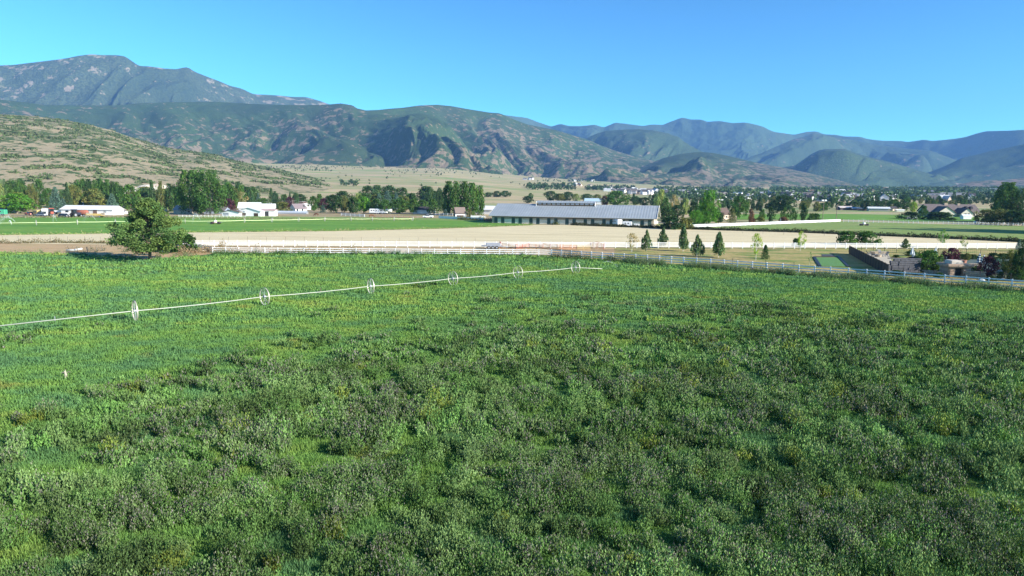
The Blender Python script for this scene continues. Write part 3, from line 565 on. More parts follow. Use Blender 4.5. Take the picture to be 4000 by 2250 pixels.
# ---------------------------------------------------------------- trees by hand, left to right
G1 = 'trees behind the farmyard on the left'
tree(586,1014,781,292,'field','field','large lone leafy tree standing in the pasture corner, dark shade beneath it',var=0)
tree(710,985,915,115,'shrub','green','low leafy shrub beside the large lone tree, end of the white fence behind it')
tree(618,975,925,70,'shrub','olive','small olive shrub half hidden behind the lone pasture tree')
L = [
(8,818,722,34,'poplar','pale','pale yellow green poplar cut by the left edge of the photo',BARKP),
(65,812,707,72,'cotton','green','broad green tree rising behind the bright round tree'),
(68,834,758,108,'round','bright','bright green round tree with pale trunks left of the pole',BARKP),
(130,822,722,48,'cotton','olive','yellowish ragged tree between the bright round tree and the pole'),
(160,815,705,46,'poplar','green','tall green poplar behind the utility pole'),
(196,815,738,40,'round','green','mid green tree left of the blue spruces'),
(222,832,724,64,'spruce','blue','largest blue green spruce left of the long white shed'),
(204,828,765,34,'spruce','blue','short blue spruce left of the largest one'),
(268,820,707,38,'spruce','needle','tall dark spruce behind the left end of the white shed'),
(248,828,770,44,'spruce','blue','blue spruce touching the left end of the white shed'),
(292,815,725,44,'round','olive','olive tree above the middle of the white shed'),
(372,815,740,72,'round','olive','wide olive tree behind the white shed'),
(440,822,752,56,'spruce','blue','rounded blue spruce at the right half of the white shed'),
(474,815,730,36,'narrow','dark','dark narrow tree right of the rounded blue spruce'),
(512,828,725,66,'round','green','full green tree right of the white shed'),
(548,828,770,40,'round','olive','low olive tree behind the lone pasture tree'),
(598,820,697,46,'spruce','needle','tallest dark conifer above the lone pasture tree'),
(632,820,713,34,'narrow','olive','greyish narrow tree right of the tallest dark conifer'),
(665,825,722,42,'narrow','dark','dark columnar tree left of the giant cottonwoods'),
(692,828,738,40,'poplar','green','slim green tree touching the giant left cottonwood'),
(752,838,671,122,'cotton','green','left one of the two giant cottonwoods with a pale trunk',BARKP),
(822,840,672,132,'cotton','green','right one of the two giant cottonwoods, forked pale trunk',BARKP),
(896,825,718,62,'poplar','green','green tree right behind the giant cottonwoods'),
(920,820,738,44,'round','olive','olive tree between the cottonwoods and the bare tree'),
(893,832,778,58,'round','plum','dark purple plum tree left of the white barns'),
(945,812,728,44,'poplar','green','green poplar behind the bare tan tree'),
(968,808,733,44,'poplar','dark','darker poplar right of the bare tan tree'),
(990,808,734,48,'poplar','green','last poplar of the clump above the white barns'),
(1010,815,751,32,'spruce','blue','slim pale blue spruce above the white barns'),
(1061,800,731,38,'spruce','needle','dark spruce standing alone above the flat roofed house'),
(1030,818,775,44,'round','green','green bush like tree right of the white barns'),
(1112,812,760,32,'round','green','small green tree between the flat roofed houses'),
(1133,818,770,28,'round','plum','purple tree between the two pale houses'),
(1104,830,790,62,'shrub','olive','wide olive shrub tree in front of the flat roofed house'),
(1066,832,795,44,'shrub','dark','dark shrub right of the white barns'),
(1171,800,760,54,'round','dark','dark broad tree behind the second pale house'),
(1187,828,800,26,'spruce','blue','small blue spruce right of the pale house'),
(1226,826,768,36,'round','green','green tree behind the grazing chestnut horse'),
(1250,822,760,30,'round','green','small green tree beside the purple one behind the paddock'),
(1266,826,776,34,'round','plum','low purple tree behind the paddock'),
(1262,830,798,30,'spruce','blue','short teal spruce in front of the purple tree'),
(1304,834,763,54,'round','dark','dark round tree at the paddock edge'),
(1345,830,766,44,'cotton','olive','greyish thin tree between two round trees'),
(1381,835,772,54,'round','dark','dark round tree left of the white caravan'),
(1421,833,771,46,'round','bright','fresh green round tree left of the white caravan'),
(1400,812,755,34,'cotton','pale','pale thin tree above the fresh green round tree',BARKP),
(1440,800,728,62,'round','far','far rounded tree of the clump above the caravan, leftmost'),
(1476,798,726,54,'round','far','far rounded tree above the caravan, second from left'),
(1521,798,727,62,'round','far','far rounded tree above the caravan, third from left'),
(1570,798,735,58,'round','far','far rounded tree above the caravan, rightmost'),
(1440,820,758,50,'spruce','needle','dark conifer in the clump above the caravan'),
(1482,822,752,56,'spruce','blue','blue green spruce above the left end of the caravan'),
(1514,820,742,62,'spruce','blue','tallest blue green spruce of the middle clump'),
(1548,822,750,46,'spruce','blue','blue spruce right of the tallest one in the middle clump'),
(1586,825,770,40,'round','olive','reddish olive tree in the middle clump'),
(1470,834,778,48,'round','green','bushy green tree right above the caravan roof'),
(1508,836,782,50,'round','green','bushy green tree behind the right end of the caravan'),
(1560,836,778,66,'round','green','widest bushy green tree right of the caravan'),
(1612,834,780,48,'round','green','bushy green tree left of the dark roofed shed'),
(1650,830,783,44,'round','green','bushy green tree above the dark roofed shed'),
(1692,836,773,64,'pine','green','bushy dark green tree right of the dark roofed shed'),
(1612,815,756,42,'round','dark','dark tree above the bushy row'),
(1655,818,764,42,'spruce','blue','grey blue spruce above the dark roofed shed'),
(1665,800,730,78,'round','far','large far round tree left of the tall poplar clump'),
(1726,826,760,44,'spruce','needle','dark spruce left of the tall poplar clump'),
(1752,840,714,54,'poplar','green','leftmost poplar of the tall clump by the brown roofed stable'),
(1784,842,713,56,'poplar','green','second poplar of the tall clump'),
(1815,842,714,54,'poplar','green','third poplar of the tall clump'),
(1846,842,720,56,'poplar','green','fourth poplar of the tall clump'),
(1874,840,729,48,'poplar','green','rightmost poplar of the tall clump beside the long barn'),
(1835,852,820,26,'narrow','olive','small young tree right of the brown roofed stable'),
(1740,842,815,34,'spruce','blue','small blue spruce left of the brown roofed stable'),
(1908,770,752,36,'round','far','small far round tree left of the dark far clump'),
(1942,770,747,44,'round','far','far dark round tree seen between poplars and barn roof'),
(1976,770,746,46,'round','far','second far dark round tree above the barn roof'),
(2062,795,766,38,'round','dark','dark bushy tree at the left end of the roof monitor'),
(2150,786,747,44,'round','far','rounded tree above the roof monitor, left'),
(2186,788,757,38,'round','olive','olive tree above the roof monitor'),
(2218,786,750,40,'round','far','rounded tree above the middle of the roof monitor'),
(2250,788,758,34,'narrow','pale','pale slim tree above the roof monitor',BARKP),
(2292,788,758,44,'round','far','round tree above the right part of the roof monitor'),
(2332,788,760,38,'round','olive','olive round tree left of the white barn behind the roof'),
(2362,803,765,38,'round','rust','reddish brown tree beside the broad tree behind the barn'),
(2412,806,748,100,'round','green','broad green tree behind the right half of the long barn'),
(2482,802,768,44,'round','far','grey green tree right of the broad tree behind the barn'),
(2515,805,772,48,'round','dark','dark tree behind the right end of the barn roof'),
(2556,812,760,36,'round','far','tree behind the barn roof end'),
(2580,836,743,44,'poplar','pale','pale yellow green poplar at the right end of the barn',BARKP),
(2598,842,775,36,'poplar','green','green poplar in front of the pale one'),
(2632,830,764,30,'narrow','straw','thin straw coloured half bare poplar',BARKP),
(2680,838,780,28,'narrow','pale','thin pale poplar left of the bright tall tree',BARKP),
(2600,862,808,58,'round','dark','dark tree right beside the barn end'),
(2645,860,803,58,'round','dark','dark round tree above the big hedge'),
(2620,895,847,96,'shrub','dark','big dark hedge bush right of the white trailers'),
(2678,896,852,58,'shrub','olive','right hand lighter part of the big hedge bush'),
(2708,858,790,46,'round','dark','dark tree left behind the bright tall tree'),
(2768,874,748,86,'cotton','bright','tall bright green ragged tree left of the floodlight pole'),
(2716,878,822,54,'cotton','bright','bright low foliage tree at the foot of the tall bright tree'),
(2748,876,826,58,'cotton','bright','bright bushy tree in front of the tall bright tree'),
(2806,873,830,50,'round','dark','dark bushy tree in front of the brown roofed house'),
(2858,874,810,46,'pine','olive','dense conifer right of the brown roofed house'),
(2888,852,770,66,'round','green','large round tree right of the brown roofed house'),
(2932,868,818,30,'narrow','rust','thin reddish tree behind the white fence'),
(2937,880,852,28,'shrub','rust','small rust coloured shrub on the line of the white fence'),
(2976,868,820,32,'narrow','green','slim green tree behind the white fence'),
(2968,874,848,40,'shrub','olive','brownish bush behind the white fence'),
(3010,868,812,30,'narrow','dark','dark slim tree behind the white fence'),
(3052,832,766,84,'round','dark','big dark round tree standing above the others'),
(3062,866,812,26,'narrow','green','narrow green tree below the big dark round tree'),
(3060,872,848,36,'shrub','rust','rust brown bush below the big dark round tree'),
(3095,866,815,32,'narrow','green','green young poplar right below the big dark round tree'),
(3137,866,797,38,'narrow','dark','taller dark narrow tree near the end of the white fence'),
(3178,864,834,48,'shrub','green','wide low bush near the end of the white fence'),
(3605,848,805,34,'round','green','round green tree at the left end of the large grey house'),
(3556,856,828,78,'shrub','dark','dark clipped hedge left of the large grey house'),
(3670,858,829,118,'shrub','dark','long dark hedge in front of the large grey house'),
(3385,822,783,44,'round','dark','dark tree above the pale metal sheds'),
(3430,820,786,48,'round','dark','second dark tree above the pale metal sheds'),
(3488,820,780,56,'round','green','green round tree above the white sheds'),
(3540,822,779,56,'round','green','broad green tree left of the two white columns'),
(3566,830,790,30,'round','lime','bright lime green tree beside the two white columns'),
(3330,818,788,50,'round','dark','dark tree above the flat pale shed'),
(3922,868,718,104,'cotton','green','very tall broad tree at the right edge'),
(3972,872,742,84,'cotton','dark','dark tall tree cut by the right edge'),
(3896,862,752,54,'narrow','dark','dark narrow flank tree left of the very tall one'),
(3850,876,820,74,'round','olive','low round olive tree, leftmost of the roadside row at right'),
(3903,878,818,66,'round','olive','second low round tree of the roadside row at right'),
(3950,880,822,64,'round','dark','third low round tree of the roadside row at right'),
(3994,882,824,66,'round','dark','low round tree cut by the right edge'),
]
for t in L: tree(*t[:7], group=None, bark=t[7] if len(t) > 7 else None)
for i, u in enumerate((308,330,352,376,400,424,446,462)): tree(u,812,(706,703,705,707,704,706,712,716)[i],38,'poplar',('green','green','dark','green')[i%4],['first','second','third','fourth','fifth','sixth','seventh','last'][i]+' tree from the left in the tall green row behind the long white shed',G1)
e = tree(947,818,752,44,'sapling','straw','bare tan tree with pale branches above the white barns',bark=BARKP); 
# young trees on the lawn
Y_ = [(2468,985,912,56,'sapling','straw','sparse yellowish young tree nearest the orange corral panels'),
(2524,983,898,36,'ever','ever','slim dense young evergreen right of the sparse yellow tree'),
(2588,968,887,40,'ever','ever','young evergreen with thin pointed top and pale trunk behind the lawn'),
(2668,982,880,44,'ever','ever','tall pointed young evergreen, third evergreen of the row'),
(2722,1003,918,50,'ever','ever','young evergreen with a white wrapped trunk close to the near fence'),
(2806,1006,902,52,'ever','ever','largest bushy young evergreen of the lawn row'),
(3535,972,932,34,'ever','ever','small dense evergreen behind the thin metal fence'),
(3680,968,897,40,'sapling','bright','thin bright green sapling behind the garden'),
(3765,978,925,32,'sapling','pale','sparse pale sapling in front of the white back fence'),
(2952,1018,914,52,'sapling','lime','yellow green young maple on a long pale trunk'),
(3126,980,905,44,'sapling','lime','yellow green leaning young tree with dark shrub beside it'),
(3162,1038,985,16,'sapling','pale','very thin bare sapling left of the putting green')]
for y_ in Y_: tree(*y_, bark=WRAP)
tree(2988,1012,952,42,'spruce','dark','small dark open branched spruce next to the yellow green maple')
tree(3110,965,932,30,'shrub','dark','dark shrub beside the leaning young tree')
tree(3305,955,905,80,'shrub','green','left half of the twin big shrubs behind the white fence')
tree(3385,955,905,84,'shrub','green','right half of the twin big shrubs behind the white fence')
# garden plants at right
tree(3555,1058,1005,54,'round','plum','purple leaved tree in front of the grey stone wall',var=0)
tree(3560,1000,978,40,'shrub','green','low green bush left of the closed umbrellas')
tree(3625,1062,980,92,'round','green','full green tree in the middle of the stone garden')
tree(3575,1040,1000,40,'shrub','dark','dark shrub in front of the stone wall')
tree(3712,1030,970,58,'round','plum','dark purple tree behind the stone grotto')
tree(3776,1020,990,32,'round','olive','small round tree on a thin trunk above the grotto')
tree(3858,1085,1003,58,'round','plum','deep purple tree right of the stone grotto',var=1)
tree(3895,1060,1012,32,'narrow','blue','grey green slim tree behind the deep purple tree')
tree(3950,1075,978,66,'cotton','olive','yellow green feathery tree at the right of the garden')
tree(3778,1055,1030,24,'shrub','lime','small lime green bush beside the grotto roof')
tree(3692,1065,1040,30,'shrub','dark','dark bush left of the grotto door')
tree(3908,1090,1062,26,'shrub','green','clump of tall green grass, leftmost at the garden edge')
tree(3948,1096,1058,30,'shrub','green','tall green grass clump in the garden edge, middle')
tree(3985,1100,1058,34,'shrub','green','tall green grass clump cut by the right edge')
tree(3500,1006,995,30,'shrub','dark','dark mound bush above the grey stone wall')
for i, u in enumerate((3760,3800,3880,3915,3945)): tree(u,1012,(993,995,988,990,992)[i],44,'shrub','dark','dark clipped shrub of the row along the far side of the garden','dark shrubs along the far side of the garden')
tree(3990,1095,950,80,'cotton','dark','very dark tree cut by the right edge behind the garden')
tree(3978,985,930,34,'spruce','blue','blue spruce in front of the white back fence near the right edge')
# roadside trees past the right edge of the frame whose shade crosses the hay field
for i, (x, y) in enumerate(((185,229),(198,236),(196,219),(211,226),(208,209),(224,214))):
    tree(0,0,0,0,'cotton','green','tall tree of the row beyond the right edge','trees past the right edge',loc=Vector((x,y,0)),h=23-2*(i%2),wd=13)
# filler behind: trees of the valley, each its own object
rr_ = random.Random(5)
LM = [(-100,'past the left edge'),(60,'behind the bright round tree'),(220,'behind the largest blue spruce'),(370,'behind the long white shed'),(590,'behind the lone pasture tree'),(780,'behind the giant cottonwoods'),(960,'behind the white barns'),(1100,'behind the flat roofed houses'),(1300,'at the paddock edge'),(1480,'behind the caravan'),(1650,'behind the dark roofed shed'),(1760,'behind the tall poplar clump'),(2100,'left of the roof monitor'),(2300,'above the roof monitor'),(2500,'above the barn roof end'),(2640,'behind the big dark hedge'),(2770,'behind the bright ragged tree'),(2890,'behind the brown roofed house'),(3060,'around the big dark round tree'),(3220,'near the two far poles'),(3330,'above the flat pale shed'),(3440,'above the wide metal shed'),(3550,'left of the large grey house'),(3710,'behind the large grey house'),(3850,'left of the tallest tree at right'),(4000,'at the right edge')]
KN = {'round':'round','poplar':'tall narrow','spruce':'pointed conifer','shrub':'low'}; LN = {'far':'grey green','green':'mid green','dark':'dark','needle':'dark','olive':'olive'}
def flabel(k, l, u, base): return LN[l]+' '+KN[k]+' '+base+', '+min(LM, key=lambda q: abs(q[0]-u))[1]
def fill(u0, u1, v0, v1, n, hpx, label, group, kinds=(('round','far'),('round','green'),('poplar','far'),('round','dark'),('spruce','needle'),('round','olive'))):
    for _ in range(n):
        u = rr_.uniform(u0, u1); v = rr_.uniform(v0, v1); k, l = rr_.choice(kinds); p = P(u, v); h = rr_.uniform(*hpx)*(.8 if k == 'round' else 1.05)
        tree(u, v, 0, 0, k, l, flabel(k, l, u, label), group, loc=p, h=h, wd=h*(rr_.uniform(.75,1.15) if k == 'round' else .42))
fill(-150,1000,800,818,34,(10,16),'tree in the farm belt','dense belt of trees behind the farm')
fill(1000,1230,798,815,8,(6,10),'tree','trees around the pale houses')
fill(1270,1740,805,825,22,(9,14),'tree in the middle belt','middle belt of trees behind the caravan')
fill(2580,3260,812,828,40,(5.5,9),'tree in the near belt','dark belt of trees behind the white fence')
fill(3230,3800,800,814,36,(5,8),'tree in the second belt','belt of trees behind the grey house')
fill(2470,3900,790,803,60,(5.5,9),'tree in the far belt','farther belt of trees before the town')
fill(3650,4100,778,800,24,(7,11),'tree near the town','trees behind the large grey house')
fill(2060,2600,775,788,10,(6,9),'tree beyond the barn','low belt of trees beyond the barn')
# far woods between the houses of the town: nobody could count them
def wood(name, n, boxes, label, hh=(6,13), cols=((.045,.085,.035),(.06,.11,.045),(.035,.065,.03),(.08,.13,.05))):
    V = []; T = []
    for u0, u1, v0, v1, k in boxes:
        for _ in range(k):
            a = rr_.random(); v = v0+(v1-v0)*a; u = rr_.uniform(u0, u1); p = P(u, v)
            h = rr_.uniform(*hh); m = 26; cc = np.array(cols[rr_.randrange(len(cols))])*rr_.uniform(.75,1.25)
            C = unit(m)*np.array([h*.42,h*.42,h*.45])*(rng.rand(m)**.3)[:,None]+np.array([p.x,p.y,p.z+h*.5])
            V.append(leaf_cloud(C, h*.17, asp=.8)); T.append(np.repeat(cc*(.7+.6*rng.rand(m))[:,None], 4, 0))
    tag(link(name, np_mesh(name, np.concatenate(V), 4, M_weed, np.concatenate(T))), label, 'wood', None, 'stuff')
wood('far_wood', 0, [(2560,4050,762,788,420),(2600,4050,746,766,700),(3000,4050,736,750,800)], 'mass of trees between the houses of the distant town', (6,12), ((.075,.135,.055),(.10,.165,.065),(.05,.09,.04),(.13,.19,.075)))
wood('far_wood', 0, [(2060,2250,724,744,110),(2290,2480,733,745,90),(2230,2330,705,712,20),(2550,2900,735,745,120),(2550,2700,718,724,60)], 'dark grove on the slope below the green ridge', (6,10))
wood('scrub', 0, [(960,1500,648,662,150),(1500,2050,655,682,150),(1150,1300,664,670,25),(1700,1730,678,690,6),(1230,1290,700,704,3),(2100,2350,694,712,60),(960,2050,690,735,14),(1300,2050,665,700,22)], 'dark scrub scattered over the upper meadow at the foot of the ridge', (3,6))
wood('far_wood', 0, [(1330,1400,712,728,30),(-50,700,795,802,120)], 'low far line of bushes at the foot of the left hill', (4,7))
# brush on the near left foothill
az_, t_, rb_, rc_, h_ = RIDGES['dry tan foothill dotted with green brush on the left']
V = []; T = []
na_, nt_ = len(az_), len(t_)
ii = rng.rand(42000)*(na_-2); jj = rng.rand(42000)*(190-10)+4
ix = ii.astype(int); jx = jj.astype(int); Rv = rb_[ix]+(rc_[ix]-rb_[ix])*np.interp(jj, np.arange(nt_), t_); av = np.interp(ii, np.arange(na_), az_)
xv = np.sin(av)*Rv; yv = np.cos(av)*Rv; zv = h_[ix, jx]
msk = (fbm(xv/42., yv/42., 4, 81)+.35*(zv/140-.35) > .20) & (zv > zg(xv, yv)+1) & (np.abs(av) < .8)
xv, yv, zv = xv[msk], yv[msk], zv[msk]; nb = len(xv); m = 7; sz = 1.1+2.0*rng.rand(nb)
C = np.stack([xv,yv,zv+sz*.2],1)[:,None,:]+unit(nb*m).reshape(nb,m,3)*(sz[:,None,None]*np.array([1,1,.5]))
cl = np.array([[.11,.15,.06],[.085,.125,.05],[.14,.165,.08]])[rng.randint(0,3,nb)]
V = leaf_cloud(C.reshape(-1,3), np.repeat(sz*.6, m), asp=.8); T = np.repeat(np.repeat(cl, m, 0)*(.75+.5*rng.rand(nb*m))[:,None], 4, 0)
tag(link('hill_brush', np_mesh('hill_brush', V, 4, M_weed, T)), 'scrub oak brush dotting the dry left hill', 'brush', None, 'stuff')
# more planting in the garden
for u_, vb, vt, w_, k_, l_, t_ in ((3590,1062,1028,50,'round','dark','dark bush between purple tree and full green tree'),(3655,1064,1020,44,'round','green','green bush right of the full green tree'),(3600,1030,992,52,'round','bright','fresh green bush behind the full green tree'),(3530,1052,1024,36,'shrub','dark','dark bush against the grey stone wall'),(3815,1070,1040,60,'shrub','dark','wide dark bush between grotto and deep purple tree'),(3880,1030,1004,40,'round','dark','dark bush behind the deep purple tree'),(3925,1060,1020,44,'round','dark','dark bush left of the yellow green feathery tree'),(3975,1070,1024,50,'round','dark','dark bush behind the tall grass clumps'),(3740,1012,994,46,'shrub','dark','dark bush behind the grotto cap stone'),(3668,1086,1066,30,'shrub','green','green bush in the front bed left of the grotto'),(3500,1078,1056,60,'shrub','dark','dark ground bush at the foot of the grey stone wall'),(3870,1096,1078,36,'shrub','dark','dark bush in the front bed under the deep purple tree')):
    tree(u_, vb, vt, w_, k_, l_, t_)
verge('field_edge', [(-300,919),(0,919),(450,912),(900,907),(1300,903),(1700,894),(1900,887),(2080,880)], 9000, .8, .5, .16, [(.12,.24,.04),(.2,.3,.08),(.35,.33,.16)], 'ragged green edge between alfalfa and stubble', cat='verge')
verge('field_edge', [(0,851),(450,850),(700,852),(1000,856),(1300,860),(1620,860)], 5000, 1.0, .6, .2, [(.2,.24,.09),(.3,.27,.14),(.12,.2,.05)], 'ragged weedy edge along the far side of the alfalfa', cat='verge')
# ================================================================ paints
WHITE = pm('white_vinyl', (.80,.80,.80), .45, var=.04); WPAINT = pm('white_paint', (.78,.78,.76), .6, var=.06, scale=.6); CREAM = pm('cream_wall', (.66,.60,.48), .7)
METAL = pm('galvanised_metal', (.42,.41,.34), .5, .3, .1); ALU = pm('aluminium_pipe', (.40,.43,.35), .5, .2, .05); GREY = pm('grey_metal', (.36,.38,.41), .5, .3)
BLACK = pm('black_metal', (.02,.02,.022), .5); DARKW = pm('dark_stained_wood', (.065,.045,.032), .8, var=.3, scale=5); BROWN = pm('brown_roof', (.12,.085,.07), .85, var=.2, scale=1.5)
RED = pm('red_paint', (.48,.11,.07), .5); ORANGE = pm('orange_paint', (.60,.24,.13), .5, var=.2); GLASS = pm('dark_glass', (.02,.028,.035), .12, spec=.6); RUBBER = pm('rubber', (.03,.03,.03), .9)
GREYROOF = pm('grey_shingle', (.16,.145,.135), .9, var=.2, scale=1.2); DARKROOF = pm('dark_shingle', (.06,.055,.06), .9, var=.2, scale=1.2); TANW = pm('tan_stucco', (.60,.49,.38), .8)
STONE = pm('pale_stone', (.40,.32,.23), .9, var=.3, scale=2.5); GSTONE = pm('grey_stone', (.12,.12,.13), .9, var=.35, scale=2.5); WOODP = pm('weathered_wood', (.22,.19,.15), .9, var=.25, scale=4)
BLUEP = pm('blue_paint', (.05,.12,.3), .5); GREENP = pm('green_paint', (.06,.35,.2), .5); YEL = pm('ochre_paint', (.62,.42,.16), .6); RUST = pm('rusty_red', (.34,.12,.08), .8, var=.3)
HORSE = pm('chestnut_coat', (.20,.085,.035), .6, var=.15, scale=3)
def obj(name, mb, mat, parent=None, smooth=False): return mb.build(name, mat, parent, smooth)
V3 = Vector
# ================================================================ rail fences
def rail_fence(name, tops, H, nr, label, pw=.13, rh=.14, mat=WHITE, merged=False, rail_z=None, lens=None):
    """tops: list of (u, v) of post tops"""
    pts = [P(u, v, H) for u, v in tops]; pts = [V3((p.x, p.y, 0)) for p in pts]
    e = empty(name, pts[0], 0, label, 'fence'); o = pts[0]
    for i, p in enumerate(pts):
        d = (pts[min(i+1,len(pts)-1)]-pts[max(i-1,0)]).normalized(); q = p-o; a = math.atan2(d.y, d.x); M = Matrix.Translation(q)@Matrix.Rotation(a, 4, 'Z')
        b = MB().box(-pw/2, pw/2, -pw/2, pw/2, -.1, H, M); c = pw*.5+.02
        vs = [M@V3(t) for t in ((-c,-c,H),(c,-c,H),(c,c,H),(-c,c,H),(0,0,H+.09))]; b.add(vs, [(3,2,1,0),(0,1,4),(1,2,4),(2,3,4),(3,0,4)])
        if i < 100: obj('post', b, mat, e)
    zs = rail_z or [H*(.30+.62*k/(nr-1)) for k in range(nr)]
    for z in zs:
        b = MB()
        for i in range(len(pts)-1):
            d = (pts[i+1]-pts[i]); L = d.length; d.normalize(); n = V3((d.y,-d.x,0))*.0
            b.bar(pts[i]-o+d*(pw/2)+V3((0,0,z)), pts[i+1]-o-d*(pw/2)+V3((0,0,z)), .045, rh)
        obj('rail', b, mat, e)
    return e
lerp = lambda a, b, t: a+(b-a)*t
rail_fence('rail_fence', near_posts, 1.35, 3, 'white three rail fence running diagonally between pasture and lawn at the right', pw=.15)
mid = [(830+51.0*i, lerp(965.5, 974.5, i/26)) for i in range(27)]
rail_fence('rail_fence', mid[:-1]+[(2154.5,975.2)], 1.15, 3, 'white three rail fence along the back edge of the pasture, before the taller one', rail_z=[.28,.66,1.04])
bk = []; u = 700.0
while u < 4080: bk.append((u, float(np.interp(u, [700,1100,1700,2400,3300,3900,4100], [939,939.5,943,945.5,949,950,951])))); u += lerp(45.5, 38.5, (u-700)/3300)
rail_fence('rail_fence', bk, 1.35, 4, 'long white four rail fence crossing the picture in front of the stubble field', rh=.12)
rail_fence('rail_fence', [(690+19*i, lerp(940.5,950,i/4)) for i in range(5)]+[(792,957),(830,965.5)], 1.15, 3, 'short angled white fence joining the two long ones beside the big tree', rail_z=[.28,.66,1.04])
fr = [(2697+ (3283-2697)*i/30, lerp(877.5, 856.5, i/30)) for i in range(31)]
rail_fence('rail_fence', fr, 1.25, 4, 'bright white fence rising to the right along the edge of the hay field', rh=.2, pw=.16)
fr2 = [(3295+19.5*i, lerp(857.5, 872.5, i/39)) for i in range(40)]
rail_fence('rail_fence', fr2, 1.25, 3, 'thin white post and rail fence behind the right hay field', rh=.07, pw=.16)
rail_fence('rail_fence', [(698+14.5*i, 839.5) for i in range(19)], 1.1, 3, 'white pipe rail fence in front of the giant cottonwoods', rh=.06, pw=.09)
rail_fence('rail_fence', [(1333,832.5),(1350,833.5),(1368,834.5),(1386,835.5),(1405,836.5),(1424,837.5)], 1.2, 3, 'short white paddock fence left of the caravan', rh=.2, pw=.15)
rail_fence('rail_fence', [(1700,832),(1716,832.5),(1732,833),(1748,833.5),(1768,834)], 1.2, 3, 'small white fence left of the brown roofed stable', rh=.1, pw=.12)
rail_fence('rail_fence', [(1445+22*i, lerp(840,843.5,i/8)) for i in range(9)], 1.2, 3, 'rusty red pipe fence of the far paddock', rh=.05, pw=.08, mat=RUST)
rail_fence('rail_fence', [(50,840),(76,841),(98,842.5)], 1.0, 2, 'short brown wooden fence at the far left', rh=.1, pw=.15, mat=WOODP)
# thin wire fence with dark steel stakes behind the long white fence and at the left
def stakes(name, ps, H, label, mat=WOODP, w_=.05):
    pts = [P(u, v) for u, v in ps]; e = empty(name, pts[0], 0, label, 'fence'); o = pts[0]
    for i, p in enumerate(pts): obj('post', MB().bar(p-o+V3((0,0,-.1)), p-o+V3((0,0,H*(.95+.1*((i*7)%3)/3))), w_), mat, e)
    for z in (H*.4, H*.85):
        b = MB()
        for i in range(len(pts)-1): b.bar(pts[i]-o+V3((0,0,z)), pts[i+1]-o+V3((0,0,z-.02)), .012)
        obj('wire', b, GREY, e)
    return e
stakes('wire_fence', [(12,946),(73,947),(135,947),(198,948),(265,949),(332,949),(395,950)], 1.5, 'sagging wire fence on thin dark stakes at the left edge of the stubble')
stakes('wire_fence', [(820+74*i, 957+.3*i) for i in range(15)], 1.9, 'wire fence on tall thin stakes showing above the long white fence')
stakes('wire_fence', [(2900,912),(2980,915),(3060,918),(3140,921),(3220,922),(3300,925),(3400,929),(3530,932),(3660,937),(3790,942),(3900,946)], 1.4, 'thin wire fence along the dark ditch bank')
stakes('wire_fence', [(302,985),(341,988),(378,982),(398,980)], 1.2, 'old leaning wooden posts in the shade left of the big tree', w_=.1)
stakes('wire_fence', [(2385,1012),(2500,1020),(2600,1022),(2720,1030),(2860,1036),(2990,1042),(3100,1050)], 1.2, 'dark steel stakes standing in the weeds along the near fence', BLACK)
# dark leaning pipe rail over the corner of the fences
e = empty('pipe_barrier', P(1978,985), 0, 'long dark sagging pipe rail on thin posts in front of the orange corral panels', 'barrier'); o = e.location.copy()
pp = [(1978,985,967),(2095,990,967.5),(2147,994,973),(2222,996,978),(2291,1000,985)]
tp = []
for u_, vb, vt in pp:
    q = P(u_, vb); s_ = mpp(q); tp.append(q-o+V3((0,0,(vb-vt)*s_))); obj('post', MB().bar(q-o, tp[-1], .09), WOODP, e)
obj('rail', MB().tube(tp, .055, 6), pm('dark_pipe', (.05,.045,.045), .6), e)
# ================================================================ orange corral panels
def panel(u0, u1, v0, v1, hpx, label, mat=ORANGE, nr=5, peak=False):
    a = P(u0, v0); b = P(u1, v1); H = hpx*mpp(a); e = empty('corral_panel', a, 0, label, 'corral panel', 'orange tube panels between the white fences'); d = b-a
    fr = MB(); 
    for t in (0, .5, 1):
        fr.bar(d*t, d*t+V3((0,0,H)), .09)
        obj('upright', fr, mat, e); fr = MB()
    for k in range(nr):
        z = H*(.15+.83*k/(nr-1)); rb = MB()
        if peak: rb.bar(V3((0,0,z*.75)), d*.5+V3((0,0,z*1.15)), .06); rb.bar(d*.5+V3((0,0,z*1.15)), d+V3((0,0,z*.75)), .06)
        else: rb.bar(V3((0,0,z)), d+V3((0,0,z)), .055)
        obj('rail', rb, mat, e)
    return e
panel(1952,1956,967,969,24,'stack of red panels standing on end beside the grey trailer',RED,7)
panel(1961,2014,969,973,19,'leftmost long orange tube panel next to the stacked red ones',ORANGE)
panel(2014,2067,973,969,18,'reddish tube panel, second from the left',RED)
panel(2067,2121,969,971,17,'pale orange tube panel, third from the left')
panel(2121,2176,969,974,18,'orange tube panel left of the narrow doubled gate')
panel(2176,2199,974,974,21,'narrow doubled orange gate with a diagonal brace')
panel(2199,2253,975,975,18,'orange tube panel right of the narrow gate')
panel(2253,2305,975,975,16,'yellowish orange tube panel left of the peaked gate',YEL)
panel(2305,2359,968,975,24,'peaked red tube gate rising to a point at the right end',RED,5,True)
